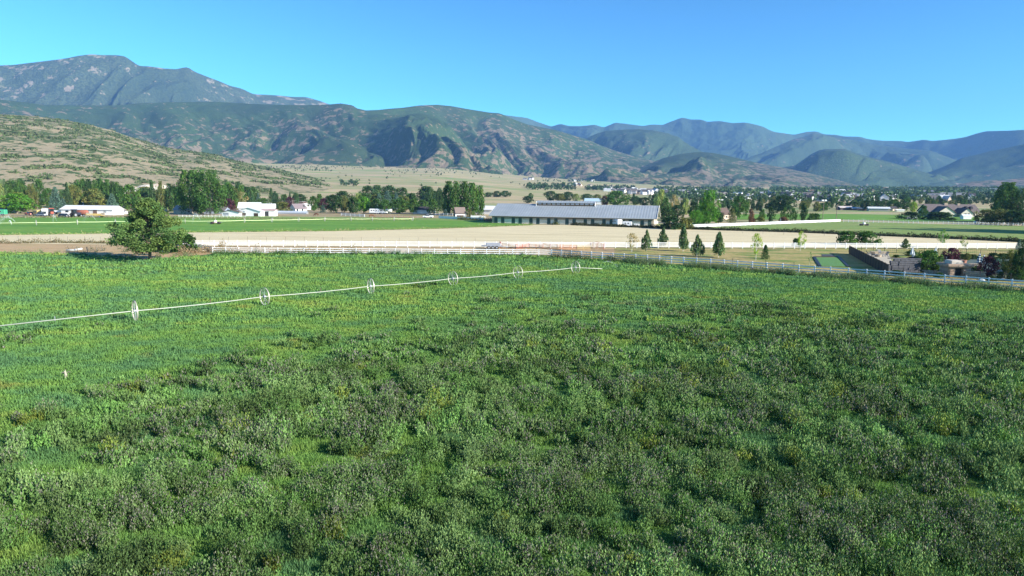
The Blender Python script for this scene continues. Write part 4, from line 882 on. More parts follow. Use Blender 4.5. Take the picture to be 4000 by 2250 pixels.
# ================================================================ wheel lines
def wheel_line(name, pix, z_ax, label, R, base_px, extra, wheelcol=ALU, pipe_r=.065, spokes=True, sprinklers=(), endpt=None):
    W_ = [P(u, v) for u, v in base_px]; e = empty(name, W_[0], 0, label, 'irrigation line'); o = W_[0].copy()
    cen = [w_-o+V3((0,0,R)) for w_ in W_]
    first = cen[0]+(cen[0]-cen[1])*extra[0]; last = cen[-1]+(cen[-1]-cen[-2])*extra[1] if endpt is None else P(*endpt, .9)-o
    path = [first]
    for i, c in enumerate(cen):
        path.append(c)
        if i < len(cen)-1:
            for t in (.25,.5,.75): path.append(c.lerp(cen[i+1], t)-V3((0,0,.10*(1-(2*t-1)**2))))
    path.append(last)
    obj('pipe', MB().tube(path, pipe_r, 8), wheelcol, e, True)
    for i, c in enumerate(cen):
        d = ((cen[min(i+1,len(cen)-1)]-cen[max(i-1,0)])).normalized(); a = d; s = V3((-d.y, d.x, 0)).normalized(); s = (s+d*random.Random(i).uniform(-.12,.12)).normalized(); u3 = V3((0,0,1))
        w_ = empty('wheel', c); w_.parent = e
        n = 32; rim = MB(); vs = []
        ax = s.cross(u3).normalized()
        for k in range(n):
            t = 2*math.pi*k/n; dr = s*math.cos(t)+u3*math.sin(t)
            for rr2, off in ((R,-.055),(R,.055),(R-.03,.055),(R-.03,-.055)): vs.append(dr*rr2+ax*off)
        rim.add(vs, [tuple(((k+q[0]) % n)*4+q[1] for q in Q) for k in range(n) for Q in (((0,0),(0,1),(1,1),(1,0)),((0,1),(0,2),(1,2),(1,1)),((0,2),(0,3),(1,3),(1,2)),((0,3),(0,0),(1,0),(1,3)))])
        obj('rim', rim, METAL, w_)
        sp = MB()
        for k in range(10):
            t = 2*math.pi*k/10+.2; sp.bar((0,0,0), (s*math.cos(t)+u3*math.sin(t))*(R-.03), .022)
        sp.tube([ax*-.12, ax*.12], .13, 8); obj('spokes', sp, GREY, w_)
    for t in sprinklers:
        i = int(t); q = cen[i].lerp(cen[min(i+1,len(cen)-1)], t-i) if i < len(cen)-1 else cen[-1].lerp(last, t-i)
        obj('sprinkler', MB().tube([q-V3((0,0,.10)), q+V3((0,0,.28))], .035, 6).bar(q+V3((-.1,0,.28)), q+V3((.12,0,.34)), .05), pm('brass', (.20,.15,.10), .5, .4), e)
    return e, o, cen, last
WB = [(530,1254),(1035,1193),(1449,1149),(1769.5,1116),(2023,1090),(2248,1069.5)]
wl, wo_, wc, wend = wheel_line('wheel_line_sprinkler', None, .95, 'long pale wheeled irrigation pipe crossing the green pasture', .96, WB, (1.35,0), ALU, .05, True, (.55,1.5,2.55,3.5,4.5), (2352,1050))
q = wc[0]+(wc[0]-wc[1])*.5
obj('sprinkler', MB().tube([q-V3((0,0,.1)), q+V3((0,0,.3))], .035, 6), GREY, wl)
FB = [(143,881),(303,878.5),(452,876),(590,875),(724,874),(842,873.5),(956,871),(1063,869),(1167,867),(1269,865),(1372,864.5),(1455,864),(1540,864),(1612,863)]
wheel_line('wheel_line_sprinkler', None, .95, 'distant wheeled irrigation pipe lying across the bright alfalfa field', .95, FB, (1.6,.0), pm('lime_pipe', (.70,.80,.42), .5, .2), .10, True, (0.45,1.5,3.5))
for u_, v_, lab in ((842,876,'small engine cart driving the distant irrigation pipe'),(3375,882,'small white engine cart standing in the right hay field')):
    p = P(u_, v_); e = empty('engine_cart', p, .1, lab, 'engine cart')
    obj('frame', MB().box(-1.3,1.3,-.5,.5,.45,.6).box(-.06,.06,-.9,.9,.55,.7), RUST if u_ < 2000 else BLACK, e)
    obj('engine', MB().bevbox(-.45,.45,-.4,.4,.62,1.35,.12), WPAINT, e)
    for sx in (-1.15, 1.15):
        for sy in (-.6, .6): obj('wheel', MB().tube([(sx,sy-.08,.45),(sx,sy+.08,.45)], .45, 14), RUBBER, e)
    obj('shaft', MB().tube([(-2.6,0,.75),(2.6,0,.75)], .05, 6), GREY, e)
# sprays of water: thousands of drops
def spray(u, v, dx, H, n, label, w_=1.0, ang=None):
    p = P(u, v); p.z += 1.0; t = rng.rand(n)**.8; n = int(n*.6); t = rng.rand(n)**.8; th = None
    L = dx*mpp(p); x = L*t; z = H*(t*1.9-(t**2)*1.7)+rng.normal(size=n)*.16*H*t-.8*t; y = rng.normal(size=n)*abs(L)*.10*t
    C = np.stack([p.x+x, p.y+y, np.maximum(.1, p.z+z)], 1)
    tag(link('water_spray', np_mesh('water_spray', leaf_cloud(C, .022*w_, asp=1.), 4, M_drop)), label, 'water spray', None, 'stuff')
M_drop, _n, _b = newmat('water_drops'); _b.inputs['Base Color'].default_value = (.9,.93,.95,1); _b.inputs['Roughness'].default_value = .2; _b.inputs['Transmission Weight'].default_value = .35
spray(60,878,-60,3.6,2600,'misty jet of water at the left end of the distant pipe',1.2)
spray(35,878,10,1.2,2600,'low white burst of water on the distant pipe at far left',1.6)
spray(222,876,-14,4.5,1500,'thin slanting water jet over the alfalfa, second from the left',1.1)
spray(378,875,-50,4.6,2200,'slanting water jet in front of the long white shed',1.1)
spray(784,874,-32,5.,2200,'slanting water jet near the engine cart',1.1)
spray(2352,1050,60,1.1,500,'fine spray at the end of the near irrigation pipe',.8)
spray(3560,872,-24,4.,1200,'water jet leaning left in front of the dark hedge',1.1)
spray(3560,872,26,4.,1200,'water jet leaning right in front of the dark hedge',1.1)
spray(3045,885,4,4.,1100,'faint upright water jet in the right hay field',1.0)
spray(3390,878,-40,3.2,1300,'faint misty jet left of the white engine cart',1.0)
# ================================================================ buildings
def bldg(name, loc, rz, label, cat='house'): return empty(name, loc, rz, label, cat)
def window(e, x, z, w_, h_, y, frame=WPAINT, sx=0):
    f = obj('window', MB().box(x-w_/2-.08, x+w_/2+.08, y-.07, y+.05, z-.08, z+h_+.08), frame, e)
    obj('pane', MB().box(x-w_/2, x+w_/2, y-.10, y-.071, z, z+h_), GLASS, f); return f
def gable_end_window(e, y, z, w_, h_, x, frame=WPAINT):
    s = 1 if x > 0 else -1
    f = obj('window', MB().box(x-.05 if s > 0 else x-.07, x+.07 if s > 0 else x+.05, y-w_/2-.08, y+w_/2+.08, z-.08, z+h_+.08), frame, e)
    obj('pane', MB().box(x+.071*s if s > 0 else x-.1, x+.1 if s > 0 else x-.071, y-w_/2, y+w_/2, z, z+h_), GLASS, f)
# ---- the long stable barn
c0 = P(2553,886); ang = math.radians(15); dv = V3((-math.cos(ang), math.sin(ang), 0)); gv = V3((math.sin(ang), math.cos(ang), 0))
bl = 61.8; half = 11.5; EH = 3.15; RH = 7.35
barn = bldg('stable_barn', c0+dv*bl, -ang, 'very long low stable barn with blue grey metal roof and a raised roof monitor', 'barn')
obj('wall', MB().gable(0, bl, 0, 2*half, -.1, EH, RH-.3), pm('barn_wood', (.42,.35,.27), .85, var=.25, scale=1.2), barn)
rm, rn, rb_2 = newmat('blue_grey_metal_roof'); tc = N(rn, 'TexCoord').outputs['Object']; wv = N(rn, 'TexWave'); wv.inputs['Scale'].default_value = .3; wv.bands_direction = 'X'; rn.links.new(tc, wv.inputs[0])
n_ = noise_node(rn, tc, .25, 5, .6); rc_ = mix(rn, 1., ramp(rn, n_, [(.3,(.32,.36,.385)),(.7,(.40,.435,.455))]), ramp(rn, wv.outputs['Fac'], [(.0,(.85,)*3),(.4,(1.,)*3)]), 'MULTIPLY')
rn.links.new(rc_, rb_2.inputs['Base Color']); rb_2.inputs['Roughness'].default_value = .5; rb_2.inputs['Metallic'].default_value = .15; bump(rn, rb_2, wv.outputs['Fac'], .4, .08)
obj('roof', MB().roof(0, bl, 0, 2*half, EH, RH, .15, 1.1), rm, barn)
obj('gutter', MB().box(-1.1, bl+1.1, -1.24, -1.12, EH-.38, EH-.18), METAL, barn)
obj('gable_trim', MB().bar((bl+1.14,-1.12,EH-.2), (bl+1.14,half,RH+.2), .08, .35).bar((bl+1.14,half,RH+.2), (bl+1.14,2*half+1.1,EH-.2), .08, .35), WPAINT, barn)
obj('eave_board', MB().box(.05, bl-.05, -.06, -.004, EH-.75, EH-.12), DARKW, barn)
DG = pm('dark_green_door', (.045,.085,.075), .7)
for i in range(18):
    x = 1.6+(i//2)*7.0+(i%2)*2.75; obj('door', MB().box(x-.62, x+.62, -.11, -.003, 0, 2.3), DG, barn)
STALL = pm('stall_panel', (.74,.68,.57), .85, var=.25, scale=3)
for i in range(9):
    x = 1.6+i*7.0
    for a_, b_ in ((x+.72, x+2.05), (x+3.45, x+6.3)):
        if b_ < bl-.2:
            b = MB().box(a_, b_, -.055, -.003, .15, 1.75)
            for k in range(int((b_-a_)/.3)): b.box(a_+.1+k*.3, a_+.15+k*.3, -.09, -.056, .15, 1.75)
            obj('stall_panel', b, STALL, barn)
mx0, mx1 = bl*.255, bl*.62
obj('monitor', MB().gable(mx0, mx1, half-1.6, half+2.4, RH-.9, RH+.75, RH+1.35), DARKW, barn)
obj('monitor_roof', MB().roof(mx0, mx1, half-1.6, half+2.4, RH+.75, RH+1.4, .1, .35), rm, barn)
for k in range(12):
    x = mx0+1+(mx1-mx0-2)*k/11; fr_ = obj('monitor_window', MB().box(x-.75, x+.75, half-1.68, half-1.601, RH-.05, RH+.6), pm('ochre_frame', (.42,.28,.10), .7), barn)
    obj('pane', MB().box(x-.65, x+.65, half-1.71, half-1.681, RH+.02, RH+.53), GREY, fr_)
obj('monitor_end', MB().box(mx1+.36, mx1+.5, half-1.95, half-1.2, RH-1.1, RH+1.2), WPAINT, barn); obj('monitor_end', MB().box(mx0-.5, mx0-.36, half-1.95, half-1.4, RH-.6, RH+1.2), WPAINT, barn)
# manure and dirt mounds in front of the barn
MUD = grass_mat('manure', [(.3,(.13,.075,.045)),(.5,(.24,.14,.085)),(.7,(.33,.21,.13))], .4, 2, .8)
def mound(u, v, L, W_, H, rz, label, mat=MUD, name='dirt_mound', cat='dirt mound', group='dirt mounds in front of the barn', seed=0):
    p = P(u, v); n, m = 26, 12; a = np.linspace(-1, 1, n)[:,None]; b = np.linspace(-1, 1, m)[None,:]
    hh = np.clip(1-a**4, 0, 1)*np.clip(1-b*b, 0, 1)*(1+.5*fbm(a*3+seed, b*2+0*a, 3, seed+90)); X = a*L/2+0*b; Y = b*W_/2+0*a
    c, s_ = math.cos(rz), math.sin(rz)
    o_ = link(name, grid_mesh(name, X*c-Y*s_, X*s_+Y*c, hh*H-.05, mat)); o_.location = p; return tag(o_, label, cat, group)
mound(1925,866,8,3,1.0,-.2,'dark brown mound at the left end of the long barn',seed=1)
mound(1985,866,12,4,1.5,-.2,'long brown mound in front of the left stall doors',seed=2)
mound(2060,868,9,3,.7,-.3,'low brown mound behind the green verge',seed=3)
mound(2130,872,11,4,1.2,-.3,'reddish brown mound left of the gap in the verge',seed=4)
mound(2215,874,12,4,1.5,-.3,'long brown mound right of the gap in the verge',seed=5)
mound(2292,877,10,4,2.2,-.3,'tallest brown mound, left of the first white trailer',seed=6)
def house(name, u, v, rz, L, D, he, hr, label, wall=WPAINT, roof=GREYROOF, win=(), cat='house', door=None, chim=None, ov=.5, gwin=(), sc=None):
    p = P(u, v); e = bldg(name, p, rz, label, cat); e.scale = sc or ((.8,.8,.70) if u < 1300 else (1,1,1))
    obj('wall', MB().gable(-L/2, L/2, -D/2, D/2, -.2, he, hr-.05), wall, e); r = obj('roof', MB().roof(-L/2, L/2, -D/2, D/2, he, hr, .15, ov), roof, e)
    for x, z, w_, h_ in win: window(e, x, z, w_, h_, -D/2)
    for y, z, w_, h_, x in gwin: gable_end_window(e, y, z, w_, h_, x)
    if door: obj('door', MB().box(door[0]-door[1]/2, door[0]+door[1]/2, -D/2-.08, -D/2-.003, 0, door[2]), door[3], e)
    if chim: obj('chimney', MB().box(chim-.35, chim+.35, -.35, .35, hr-.4, hr+.9), STONE, r)
    return e
# left farm
s = house('machine_shed', 363, 838, -.10, 25, 7.5, 2.45, 4.0, 'long low white shed with pale roof and open bays on the left', WPAINT, pm('pale_metal_roof', (.80,.80,.78), .45, .1, .04), [(8.5,1.0,.3,.9),(9.3,1.0,.3,.9),(-9.5,1.1,1.5,.7)], 'shed', sc=(1,1,1))
obj('bay', MB().box(-7.6,5.0,-3.79,-3.753,0.1,2.1), pm('shed_inside', (.62,.60,.56), .8), s); obj('bay', MB().box(-2.4,-.9,-3.85,-3.793,.1,2.0), WPAINT, s); obj('door', MB().box(3.1,5.0,-3.87,-3.795,.1,2.3), pm('brown_door', (.16,.11,.09), .8), s)
obj('gable_door', MB().box(-12.62,-12.503,-3.4,3.4,.1,2.4), pm('tan_gable', (.36,.30,.24), .8), s)
house('shed', 480, 836, -.1, 4.2, 3, 1.7, 2.2, 'small white shed just right of the long white shed', WPAINT, GREY, cat='shed')
house('house', 8, 832, .3, 12, 9, 3, 6.5, 'blue grey roofed house cut by the left edge', TANW, pm('blue_roof', (.12,.17,.28), .7), [(2,1,1.6,1.2)])
house('house', 75, 822, .1, 14, 8, 3, 5, 'low pale roofed house behind the bright round tree', pm('brown_wall', (.16,.12,.1), .8), pm('pale_roof', (.62,.62,.62), .6))
house('shed', 330, 806, .2, 4, 3, 3.6, 5, 'small white gabled top above the long white shed', WPAINT, WPAINT, cat='shed')
house('house', 415, 812, .1, 9, 7, 4.5, 7.5, 'pale house half hidden by the rounded blue spruce', WPAINT, GREYROOF)
house('house', 590, 832, -.2, 16, 9, 3, 5, 'pale stucco house behind the lone pasture tree', TANW, DARKROOF, [(2,1,1.6,1.2)])
house('house', 735, 834, -.1, 14, 8, 2.7, 5.6, 'grey shingled low house in the shade of the giant cottonwoods', TANW, pm('light_shingle', (.34,.32,.30), .8, var=.25), [(3,.9,1.5,1.1)])
house('house', 850, 835, -.1, 13, 8, 2.6, 4.8, 'blue grey house behind the forked cottonwood trunk', pm('blue_grey_wall', (.30,.36,.45), .7), GREYROOF, [(1,.9,1.8,1.2)])
b = house('barn', 978, 837, .25, 9.5, 8.5, 3.3, 5.7, 'tall white barn with pale metal roof in the middle of the barn group', WPAINT, pm('white_metal_roof', (.78,.79,.80), .4, .15, .04), cat='barn', sc=(1,1,1))
b = house('barn', 988, 844, 1.45, 8, 11.5, 2.3, 3.9, 'wide white gabled barn with two dark openings in front of the tall one', WPAINT, pm('lavender_roof', (.66,.68,.72), .5), cat='barn', sc=(1,1,1))
for y0_, y1_ in ((-4.6,-2.6),(1.2,4.3)):
    obj('opening', MB().box(-4.06,-4.003,y0_,y1_,.1,1.5), DARKW, b)
obj('gable_window', MB().box(-4.08,-4.003,1.7,2.4,1.7,2.4), GREY, b)
b = house('barn', 917, 844, 1.45, 7, 8.2, 1.9, 2.8, 'low white lean to barn at the left of the barn group', WPAINT, BROWN, cat='barn', sc=(1,1,1)); obj('opening', MB().box(-3.56,-3.503,.9,3.6,.1,1.6), GREY, b)
b = house('barn', 1052, 844, .1, 6.2, 5, 2.6, 3.1, 'small white open fronted shed at the right of the barn group', WPAINT, pm('red_grey_roof', (.5,.36,.34), .7), cat='barn', sc=(1,1,1)); obj('opening', MB().box(-2.8,.4,-2.56,-2.503,.1,2.1), pm('dark_bay', (.03,.035,.04), .9), b)
house('barn', 1040, 835, .3, 8.5, 8, 3.0, 4.9, 'white hipped building behind the open fronted shed', WPAINT, pm('white_metal_roof2', (.80,.80,.80), .4, .1, .04), cat='barn', sc=(1,1,1))
house('house', 1072, 800, .0, 27, 9, 3.0, 3.6, 'long flat roofed white house above the barns', WPAINT, pm('pinkish_roof', (.52,.47,.42), .7), [(-4,1.1,2,1.2),(4,1.1,3,1.2)])
house('house', 1160, 800, .0, 14, 8, 3.2, 3.7, 'second flat roofed house right of the long one', pm('brown_wall2', (.14,.09,.08), .8), pm('pinkish_roof', (.52,.47,.42), .7))
house('house', 1165, 828, .9, 9, 7, 3.0, 6.4, 'white gabled house with a purple grey roof left of the paddock', WPAINT, pm('plum_roof', (.22,.18,.19), .8), [(-3,1,1.4,1.4),(1,1,1.4,1.4)])
house('shed', 1200, 818, .7, 6, 5, 3.5, 5.2, 'small white gabled shed right of the purple roofed house', WPAINT, WPAINT, cat='shed')
house('greenhouse', 1136, 836, -.02, 21, 4, 1.1, 2.1, 'low grey roofed shelter behind the paddock grass', GREY, pm('grey_sheet', (.42,.47,.52), .5), cat='shelter', ov=.3)
house('shed', 1656, 834, -.05, 12.5, 5, 2.3, 3.6, 'small white shed with a dark roof under the bushy trees', WPAINT, DARKROOF, [(2.3,.8,.7,1.2),(3.3,.8,.7,1.2)], 'shed')
st = house('stable', 1795, 851, .32, 7.5, 7.0, 4.6, 8.6, 'small stable with steep brown roof and white lower walls', BROWN, pm('taupe_roof', (.22,.17,.145), .85), cat='stable', ov=.6, sc=(.58,.58,.56))
obj('lower_wall', MB().box(-4.4,4.4,-4.4,-3.503,-.1,3.2), WPAINT, st); obj('opening', MB().box(-3.4,2.2,-4.5,-4.403,.2,2.4), DARKW, st); obj('side_roof', MB().box(-4.7,4.7,-4.8,-3.45,3.2,3.32), WPAINT, st)
# white boundary wall by the stable
a_, b_ = P(1714,853), P(1888,862); e = empty('boundary_wall', a_, 0, 'low white boundary wall between stable and long barn', 'wall'); obj('wall', MB().bar(V3((0,0,.55)), b_-a_+V3((0,0,.55)), .15, 1.1), WPAINT, e); obj('coping', MB().bar(V3((0,0,1.14)), b_-a_+V3((0,0,1.14)), .22, .07), WHITE, e)
house('barn', 1895, 836, -.3, 11, 8, 2.6, 4.4, 'white open shed between the poplars and the long barn', WPAINT, WPAINT, cat='barn')
house('barn', 2318, 797, -.2, 15, 9, 2.6, 5.0, 'white barn with a light blue roof seen over the long barn', WPAINT, pm('light_blue_roof', (.42,.56,.64), .5), cat='barn')
house('house', 2820, 856, .6, 9, 8.5, 3.8, 8.2, 'house with a plain brown hip roof behind the floodlight pole', TANW, BROWN, [(0,1.2,2,1.3)], sc=(.62,.62,.66))
# large grey roofed house
H_ = bldg('large_house', P(3712,846), -.06, 'large pale stone house with steep grey brown gables at the right'); H_.scale = (1.08,1.08,.78)
GR = pm('taupe_shingle', (.15,.125,.12), .9, var=.15, scale=1.); HW = pm('pale_render', (.62,.56,.47), .8)
obj('wall', MB().gable(-13,13.5,-3,9,-.1,4.0,9.0), HW, H_); obj('roof', MB().roof(-13,13.5,-3,9,4.0,9.2,.2,.6), GR, H_)
def gwing(x, w_, d, he, hr, nm='wing'):
    M = Matrix.Translation(V3((x,-3,0)))@Matrix.Rotation(-math.pi/2, 4, 'Z'); g = MB().gable(0,d,-w_/2,w_/2,-.1,he,hr); g.v = [tuple(M@V3(q)) for q in g.v]; wv = obj('wing', g, HW, H_)
    rg = MB().roof(-4.5,d,-w_/2,w_/2,he,hr,.2,.45); rg.v = [tuple(M@V3(q)) for q in rg.v]; obj('wing_roof', rg, GR, H_); return wv
gwing(-6.5,9,5,3.4,7.7); gwing(3.4,6.2,6.5,3.0,6.6); gwing(-1.9,4,3.2,2.6,4.6)
for x, yy, z, w2, h2 in ((-6.5,-8.0,1.0,2.6,1.6),(2.5,-9.5,.9,1.0,2.0),(4.2,-9.5,.9,1.0,2.0),(9.5,-3.0,1.0,3.5,1.4)): window(H_, x, z, w2, h2, yy, HW)
for x in (7.2, 9.8):
    g = MB().gable(-1.2,1.2,-.7,.7,0,1.0,1.9); M = Matrix.Translation(V3((x,-.9,6.0)))@Matrix.Rotation(math.pi/2,4,'Z'); g.v = [tuple(M@V3(q)) for q in g.v]; obj('dormer', g, DARKROOF, H_)
obj('chimney', MB().box(-2.6,-.9,2,3.2,7.5,10.3), STONE, H_); obj('chimney', MB().box(4.4,5.6,2,3.2,7.5,10.0), STONE, H_)
house('pavilion', 3772, 856, -.06, 4.2, 3, 1.5, 2.4, 'small bright white garden pavilion in front of the large house', WHITE, WHITE, cat='pavilion', ov=.2)
house('shed', 3298, 820, .1, 10, 6, 1.8, 2.8, 'low shed with pale and dark roof left of the far trees', pm('dark_shed', (.08,.07,.08), .8), pm('pinky_roof', (.6,.52,.48), .6), cat='shed')
house('shed', 3355, 821, -.05, 12.5, 6, 1.4, 2.2, 'long pale blue grey metal shed in the distance', pm('brown_shed', (.18,.14,.12), .8), pm('bluish_sheet', (.42,.48,.54), .5), cat='shed')
house('shed', 3430, 824, -.3, 14, 8, 1.9, 2.9, 'wide white roofed metal shed in the distance', pm('beige_shed', (.42,.38,.32), .8), pm('white_sheet', (.72,.74,.76), .5), cat='shed')
house('house', 3486, 822, .5, 7, 5, 1.6, 3.0, 'small dark roofed farmhouse beside the wide metal shed', TANW, DARKROOF, cat='house')
house('shed', 3513, 825, .0, 5.5, 3, .9, 1.2, 'very low long white shed right of the farmhouse', WPAINT, WPAINT, cat='shed')
for i, u_ in enumerate((3570, 3577)):
    p = P(u_, 826-i); e = empty('garden_column', p, 0, ('slim' if i == 0 else 'thicker')+' cream column standing beside the lime green tree', 'column'); obj('shaft', MB().tube([(0,0,0),(0,0,2.6)], .22+.12*i, 10), CREAM, e); obj('cap', MB().box(-.32-.15*i,.32+.15*i,-.4,.4,2.6,2.8), CREAM, e)
# ================================================================ poles and floodlights
def pole(u, vb, vt, label, arm=True, flood=False):
    p = P(u, vb); h = (vb-vt)*mpp(p); e = empty('floodlight_pole' if flood else 'utility_pole', p, .1, label, 'pole'); obj('pole', MB().tube([(0,0,-.2),(0,0,h)], [.17,.11], 8), WOODP, e)
    if flood: obj('lamp_bar', MB().box(-1.3,1.3,-.15,.15,h,h+.25), GREY, e); obj('lamp', MB().bevbox(-1.2,-.2,-.35,.1,h+.26,h+.75,.06), WPAINT, e); obj('lamp', MB().bevbox(.2,1.2,-.35,.1,h+.26,h+.75,.06), WPAINT, e)
    elif arm: obj('crossarm', MB().box(-.9,.9,-.06,.06,h-.6,h-.45), WOODP, e); obj('insulator', MB().tube([(0,0,h),(0,0,h+.2)], .05, 6), GREY, e)
    return p, h, e
pole(148,822,773,'weathered utility pole right of the bright round tree'); pole(317,805,772,'thin pole above the long white shed')
pole(1144,826,782,'utility pole in front of the purple roofed house'); pole(1091,785,765,'short pole above the flat roofed house'); pole(1173,785,768,'tiny pole above the second flat roofed house')
pole(2811,852,784,'tall pole with two floodlights above the brown roofed house',flood=True); pole(3213,862,787,'tall pole with two floodlights near the end of the bright white fence',flood=True)
pole(3266,862,799,'utility pole right of the floodlight pole'); pole(3811,874,812,'utility pole at the right end of the large house')
ws = [(P(u_, v_), z) for u_, v_, z in ((-200,826,7.0),(148,822,6.4),(317,805,7.2),(560,806,6.9),(860,806,6.8),(1144,826,6.1),(1330,822,5.0))]
for k in range(2):
    path = []
    for i in range(len(ws)-1):
        a_ = ws[i][0]+V3((0,k*.5,ws[i][1]-.9*k)); b_ = ws[i+1][0]+V3((0,k*.5,ws[i+1][1]-.9*k))
        for t in range(6): path.append(a_.lerp(b_, t/6)-V3((0,0,1.2*(t/6)*(1-t/6)*2)))
    o = path[0]; w_ = MB().tube([q-o for q in path], .022, 4).build('power_line', GREY, loc=o); tag(w_, ('upper' if k == 0 else 'lower')+' power line strung along the farm trees on the left', 'power line')
# ================================================================ vehicles
def wheels(e, xs, y, r=.36, w_=.24, mat=RUBBER):
    for x in xs:
        for s in (-1, 1):
            t = obj('wheel', MB().tube([(x,s*y-w_/2,r),(x,s*y+w_/2,r)], r, 14), mat, e)
            obj('rim', MB().tube([(x,s*(y+w_/2),r),(x,s*(y+w_/2+.02),r)], r*.55, 10), GREY, t)
def vehicle(kind, u, v, rz, mat, label, sc=1.):
    cat = {'box':'truck','pickup':'pickup truck','car':'car','tractor':'tractor','horse':'horse trailer','caravan':'caravan','wagon':'wagon','tank':'tank trailer','flat':'flat trailer'}[kind]
    e = empty(cat.replace(' ', '_'), P(u, v), rz, label, cat); e.scale = (sc,)*3
    if kind == 'box':
        obj('cargo_box', MB().bevbox(-2.6,1.6,-1.15,1.15,.9,3.3,.05), WPAINT, e); obj('cab', MB().bevbox(1.65,3.2,-1.0,1.0,.6,2.5,.2), mat, e); obj('windscreen', MB().box(3.2,3.23,-.8,.8,1.5,2.2), GLASS, e); obj('side_window', MB().box(2.1,2.8,-1.03,-1.0,1.5,2.1), GLASS, e); obj('chassis', MB().box(-2.6,3.1,-.5,.5,.5,.88), BLACK, e); wheels(e, (-1.6,2.4), .9, .45)
    elif kind in ('pickup','car'):
        b = MB().bevbox(-2.3,2.3,-.92,.92,.45,1.05,.12); obj('body', b, mat, e)
        cb = MB(); x0, x1 = (-.6,1.0) if kind == 'pickup' else (-1.7,1.0)
        cb.add([(x0-.05,-.85,1.05),(x1+.5,-.85,1.05),(x1+.5,.85,1.05),(x0-.05,.85,1.05),(x0+.15,-.72,1.62),(x1-.2,-.72,1.62),(x1-.2,.72,1.62),(x0+.15,.72,1.62)], [(0,3,2,1),(4,5,6,7),(0,1,5,4),(1,2,6,5),(2,3,7,6),(3,0,4,7)]); obj('cabin', cb, GLASS, e); obj('cabin_roof', MB().box(x0+.15,x1-.2,-.73,.73,1.621,1.66), mat, e)
        if kind == 'pickup': obj('bed_rail', MB().box(-2.3,-.75,-.92,-.84,1.051,1.25).box(-2.3,-.75,.84,.92,1.051,1.25).box(-2.3,-2.2,-.839,.839,1.051,1.25), mat, e)
        for s in (-.6,.6): obj('headlight', MB().box(2.3,2.33,s-.18,s+.18,.68,.86), WHITE, e)
        wheels(e, (-1.4,1.45), .82)
    elif kind == 'tractor':
        obj('hood', MB().bevbox(.2,2.0,-.45,.45,.9,1.6,.1), mat, e); obj('cab', MB().bevbox(-1.0,.18,-.7,.7,1.0,2.6,.08), GLASS, e); obj('cab_roof', MB().bevbox(-1.1,.3,-.8,.8,2.61,2.8,.05), mat, e); obj('chassis', MB().box(-1.2,1.9,-.25,.25,.6,.95), BLACK, e); obj('exhaust', MB().tube([(1.2,.2,1.6),(1.2,.2,2.5)], .05, 6), BLACK, e)
        wheels(e, (-.6,), .85, .8, .4); wheels(e, (1.6,), .75, .45, .25)
    elif kind in ('horse','caravan'):
        L = 2.2 if kind == 'horse' else 4.6
        obj('body', MB().bevbox(-L,L,-1.1,1.1,.55,2.55,.18), mat, e); obj('drawbar', MB().bar((L,0,.6),(L+1.3,0,.5),.12), GREY, e); obj('lower_trim', MB().box(-L+.1,L-.1,-1.13,-1.101,.56,.72), GREY, e)
        for x in ([-.9,.5] if kind == 'horse' else [-3.4,-2.2,-1.0,1.4,3.2]): f = obj('window', MB().box(x-.32,x+.32,-1.13,-1.101,1.5,2.05), GREY, e); obj('pane', MB().box(x-.27,x+.27,-1.15,-1.131,1.55,2.0), GLASS, f)
        obj('rear_door', MB().box(-L-.03,-L-.001,-.8,.8,.7,2.2), GREY, e)
        if kind == 'caravan': obj('nose', MB().bevbox(L-.01,L+1.9,-1.05,1.05,1.35,2.5,.2), mat, e); obj('roof_vent', MB().box(-1.,-.4,-.3,.3,2.551,2.75), WHITE, e); wheels(e, (-.9,.05), .95)
        else: wheels(e, (-.35,.45), .95, .33)
    elif kind == 'wagon':
        obj('deck', MB().box(-3.2,3.2,-1.1,1.1,.85,1.0), mat, e); obj('side_board', MB().box(-3.2,3.2,-1.16,-1.101,.9,1.6).box(-3.2,3.2,1.101,1.16,.9,1.6), mat, e)
        for x in (-3.14,3.14): obj('end_rack', MB().box(x-.05,x+.05,-1.09,1.09,1.001,2.0), WOODP, e)
        wheels(e, (-2.2,2.2), .9, .42)
    elif kind == 'tank':
        obj('tank', MB().tube([(-2.9,0,1.75),(-2.6,0,1.75),(2.3,0,1.75),(2.7,0,1.75)], [.6,1.0,1.0,.55], 16), mat, e, True); obj('frame', MB().box(-2.5,3.4,-.5,.5,.6,.8), BLACK, e); wheels(e, (-1.6,1.4), .85, .5)
    elif kind == 'flat':
        obj('deck', MB().box(-2.6,2.2,-1.,1.,.6,.72), mat, e); obj('load', MB().bevbox(-1.6,1.8,-.7,.7,.721,1.3,.12), pm('grey_tarp', (.30,.32,.36), .7), e); obj('drawbar', MB().bar((2.2,0,.6),(3.7,0,.45),.12), mat, e); wheels(e, (-.9,.0,.9), .92, .38)
    return e
vehicle('horse',2365,879,-.35,WPAINT,'small white horse trailer furthest left in front of the barn',.9)
vehicle('horse',2409,883,-1.15,WPAINT,'boxy white horse trailer with two dark rear windows in front of the barn',.98)
vehicle('horse',2450,886,-.2,WHITE,'low white trailer between the boxy one and the long one',.75)
vehicle('caravan',2512,884,-.12,WHITE,'long white horse trailer with a raised nose at the barn right end',.82)
vehicle('horse',2486,888,-.1,WPAINT,'tiny white box trailer in front of the long white trailer',.5)
vehicle('caravan',1480,836,-.1,WHITE,'long white caravan with slide outs parked under the bushy trees',1.05)
vehicle('pickup',1672,852,3.1,WHITE,'white pickup with dark cab at the edge of the hay strip')
vehicle('flat',1925,972,.05,GREY,'grey flat trailer with covered load beside the stacked red panels',.95)
